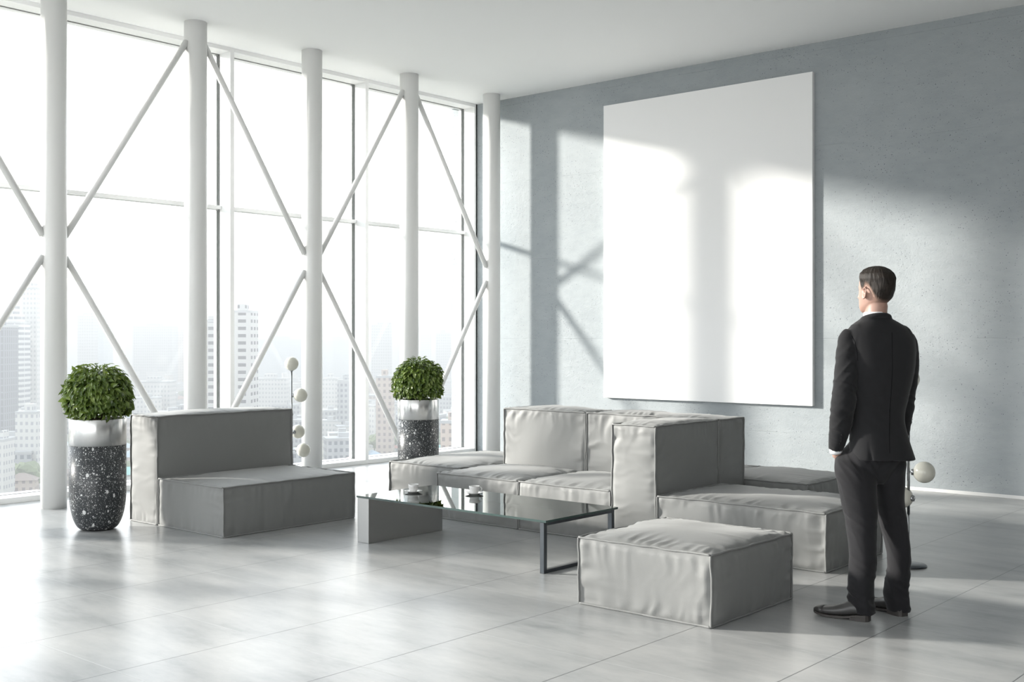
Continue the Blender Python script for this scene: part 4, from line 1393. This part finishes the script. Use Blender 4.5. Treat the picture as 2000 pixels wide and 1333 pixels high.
kids = {p: list(x for x in bpy.data.objects if x.parent == p) for p, _ in protos}
place = []
row = 440
while row < 1500:
    for (p0, p1) in spans:
        n_ = max(1, int((p1 - p0) / F_PX * row / 15))
        for k in range(n_):
            if rnd.random() < 0.10: continue
            place.append((p0 + (k + rnd.uniform(0.2, 0.8)) * (p1 - p0) / n_, row + rnd.uniform(-7, 7)))
    row *= 1.068
place = place[:298]
for i, (px, d) in enumerate(place):
    hi_ok = d > 620
    ch = rnd.choice([0, 0, 1, 1, 2, 4, 4, 6, 3] if not hi_ok else [0, 1, 2, 3, 0, 1, 5, 7, 4, 2])
    p, lab = protos[ch]
    if ch not in used:
        o = p; used.add(ch)
    else:
        o = p.copy(); COL.objects.link(o)
        for kd in kids[p]:
            c = kd.copy(); COL.objects.link(c); c.parent = o
    x, y = gpt(px, d)
    o.location = (x, y, GZ)
    o.rotation_euler = (0, 0, YAW + rnd.choice([0.3, 0.3 + math.pi / 2, -0.2, 0.9]) + rnd.uniform(-0.1, 0.1))
    tag(o, lab + ' in the hazy city outside', 'house', lab + 's in the city')
for ch, (p, lab) in enumerate(protos):
    if ch not in used:
        for kd in kids[p]: bpy.data.objects.remove(kd)
        bpy.data.objects.remove(p)
# trees between the houses
def crown(seed):
    bm = bmesh.new()
    bmesh.ops.create_icosphere(bm, subdivisions=3, radius=1.0)
    for v in bm.verts:
        n_ = float(noise3(np.array(v.co) * 2.2 + seed * 3.1)) * 0.28 + float(noise3(np.array(v.co) * 6 + seed)) * 0.12
        v.co *= 1 + n_
        v.co.z *= 0.8
    me = bpy.data.meshes.new('crown')
    bm.to_mesh(me); bm.free()
    me.materials.append(M['tree'])
    return me
crowns = [crown(s_) for s_ in (1, 2, 3)]
tmesh = MB().tube([(0, 0, 0), (0, 0, 4)], 0.3, 8).build('trunk', M['trunk'])
trunk_me = tmesh.data
bpy.data.objects.remove(tmesh)
for i in range(120):
    p0, p1 = rnd.choice(spans)
    d = 436 * (1 + 1.6 * rnd.random() ** 1.5)
    px = rnd.uniform(p0, p1)
    if rnd.random() < 0.35: px, d = rnd.uniform(0, 80), rnd.uniform(560, 800)
    x, y = gpt(px, d)
    r = tag(empty('tree', (x, y, GZ), rnd.random() * 6), 'leafy green tree among the houses of the hazy city', 'tree', 'trees in the hazy city')
    s_ = rnd.uniform(3.5, 6.5)
    c = bpy.data.objects.new('crown', rnd.choice(crowns)); COL.objects.link(c); c.parent = r; c.location = (0, 0, 4 + s_ * 0.55); c.scale = (s_, s_, s_ * rnd.uniform(0.8, 1.1))
    k = bpy.data.objects.new('trunk', trunk_me); COL.objects.link(k); k.parent = r
# an elevated road curving in from the left
rp = []
for px, py in ((-60, 838), (-10, 812), (30, 790), (80, 762), (140, 742), (260, 732)):
    q = on_plane(px, py, GZ + 9)
    rp.append(q)
rd = MB()
vsr, fsr = [], []
for i, p in enumerate(rp):
    tdir = (rp[min(i + 1, len(rp) - 1)] - rp[max(i - 1, 0)]).normalized()
    sd_ = Vector((-tdir.y, tdir.x, 0)) * 7
    for q, zz in ((p - sd_, 1.0), (p + sd_, 1.0), (p + sd_, -0.8), (p - sd_, -0.8)):
        vsr.append((q.x, q.y, q.z + zz))
for i in range(len(rp) - 1):
    for k in range(4):
        fsr.append((i * 4 + k, i * 4 + (k + 1) % 4, (i + 1) * 4 + (k + 1) % 4, (i + 1) * 4 + k))
rd.add(vsr, fsr)
for p in rp: rd.box(p.x - 1.2, p.x + 1.2, p.y - 1.2, p.y + 1.2, GZ, p.z)
tag(rd.build('elevated_road', M['concrete_road']), 'pale elevated road curving through the city at lower left', 'road')

# haze lying over the city
m, nt, out = new_mat('city_haze')
t = NT(nt)
vs_ = t.n('ShaderNodeVolumeScatter')
vs_.inputs['Color'].default_value = (1.0, 1.0, 1.0, 1)
vs_.inputs['Density'].default_value = 0.00071
vs_.inputs['Anisotropy'].default_value = 0.0
va_ = t.n('ShaderNodeVolumeAbsorption')
va_.inputs['Color'].default_value = (0.0, 0.0, 0.0, 1)
va_.inputs['Density'].default_value = 0.00076
ad_ = t.n('ShaderNodeAddShader')
t.l(vs_.outputs[0], ad_.inputs[0]); t.l(va_.outputs[0], ad_.inputs[1])
t.l(ad_.outputs[0], out.inputs['Volume'])
hz = MB().box(-8500, -130, -2500, 9000, GZ + 0.2, 30).build('haze', m)
tag(hz, 'pale haze lying over the distant city', 'haze', None, 'stuff')
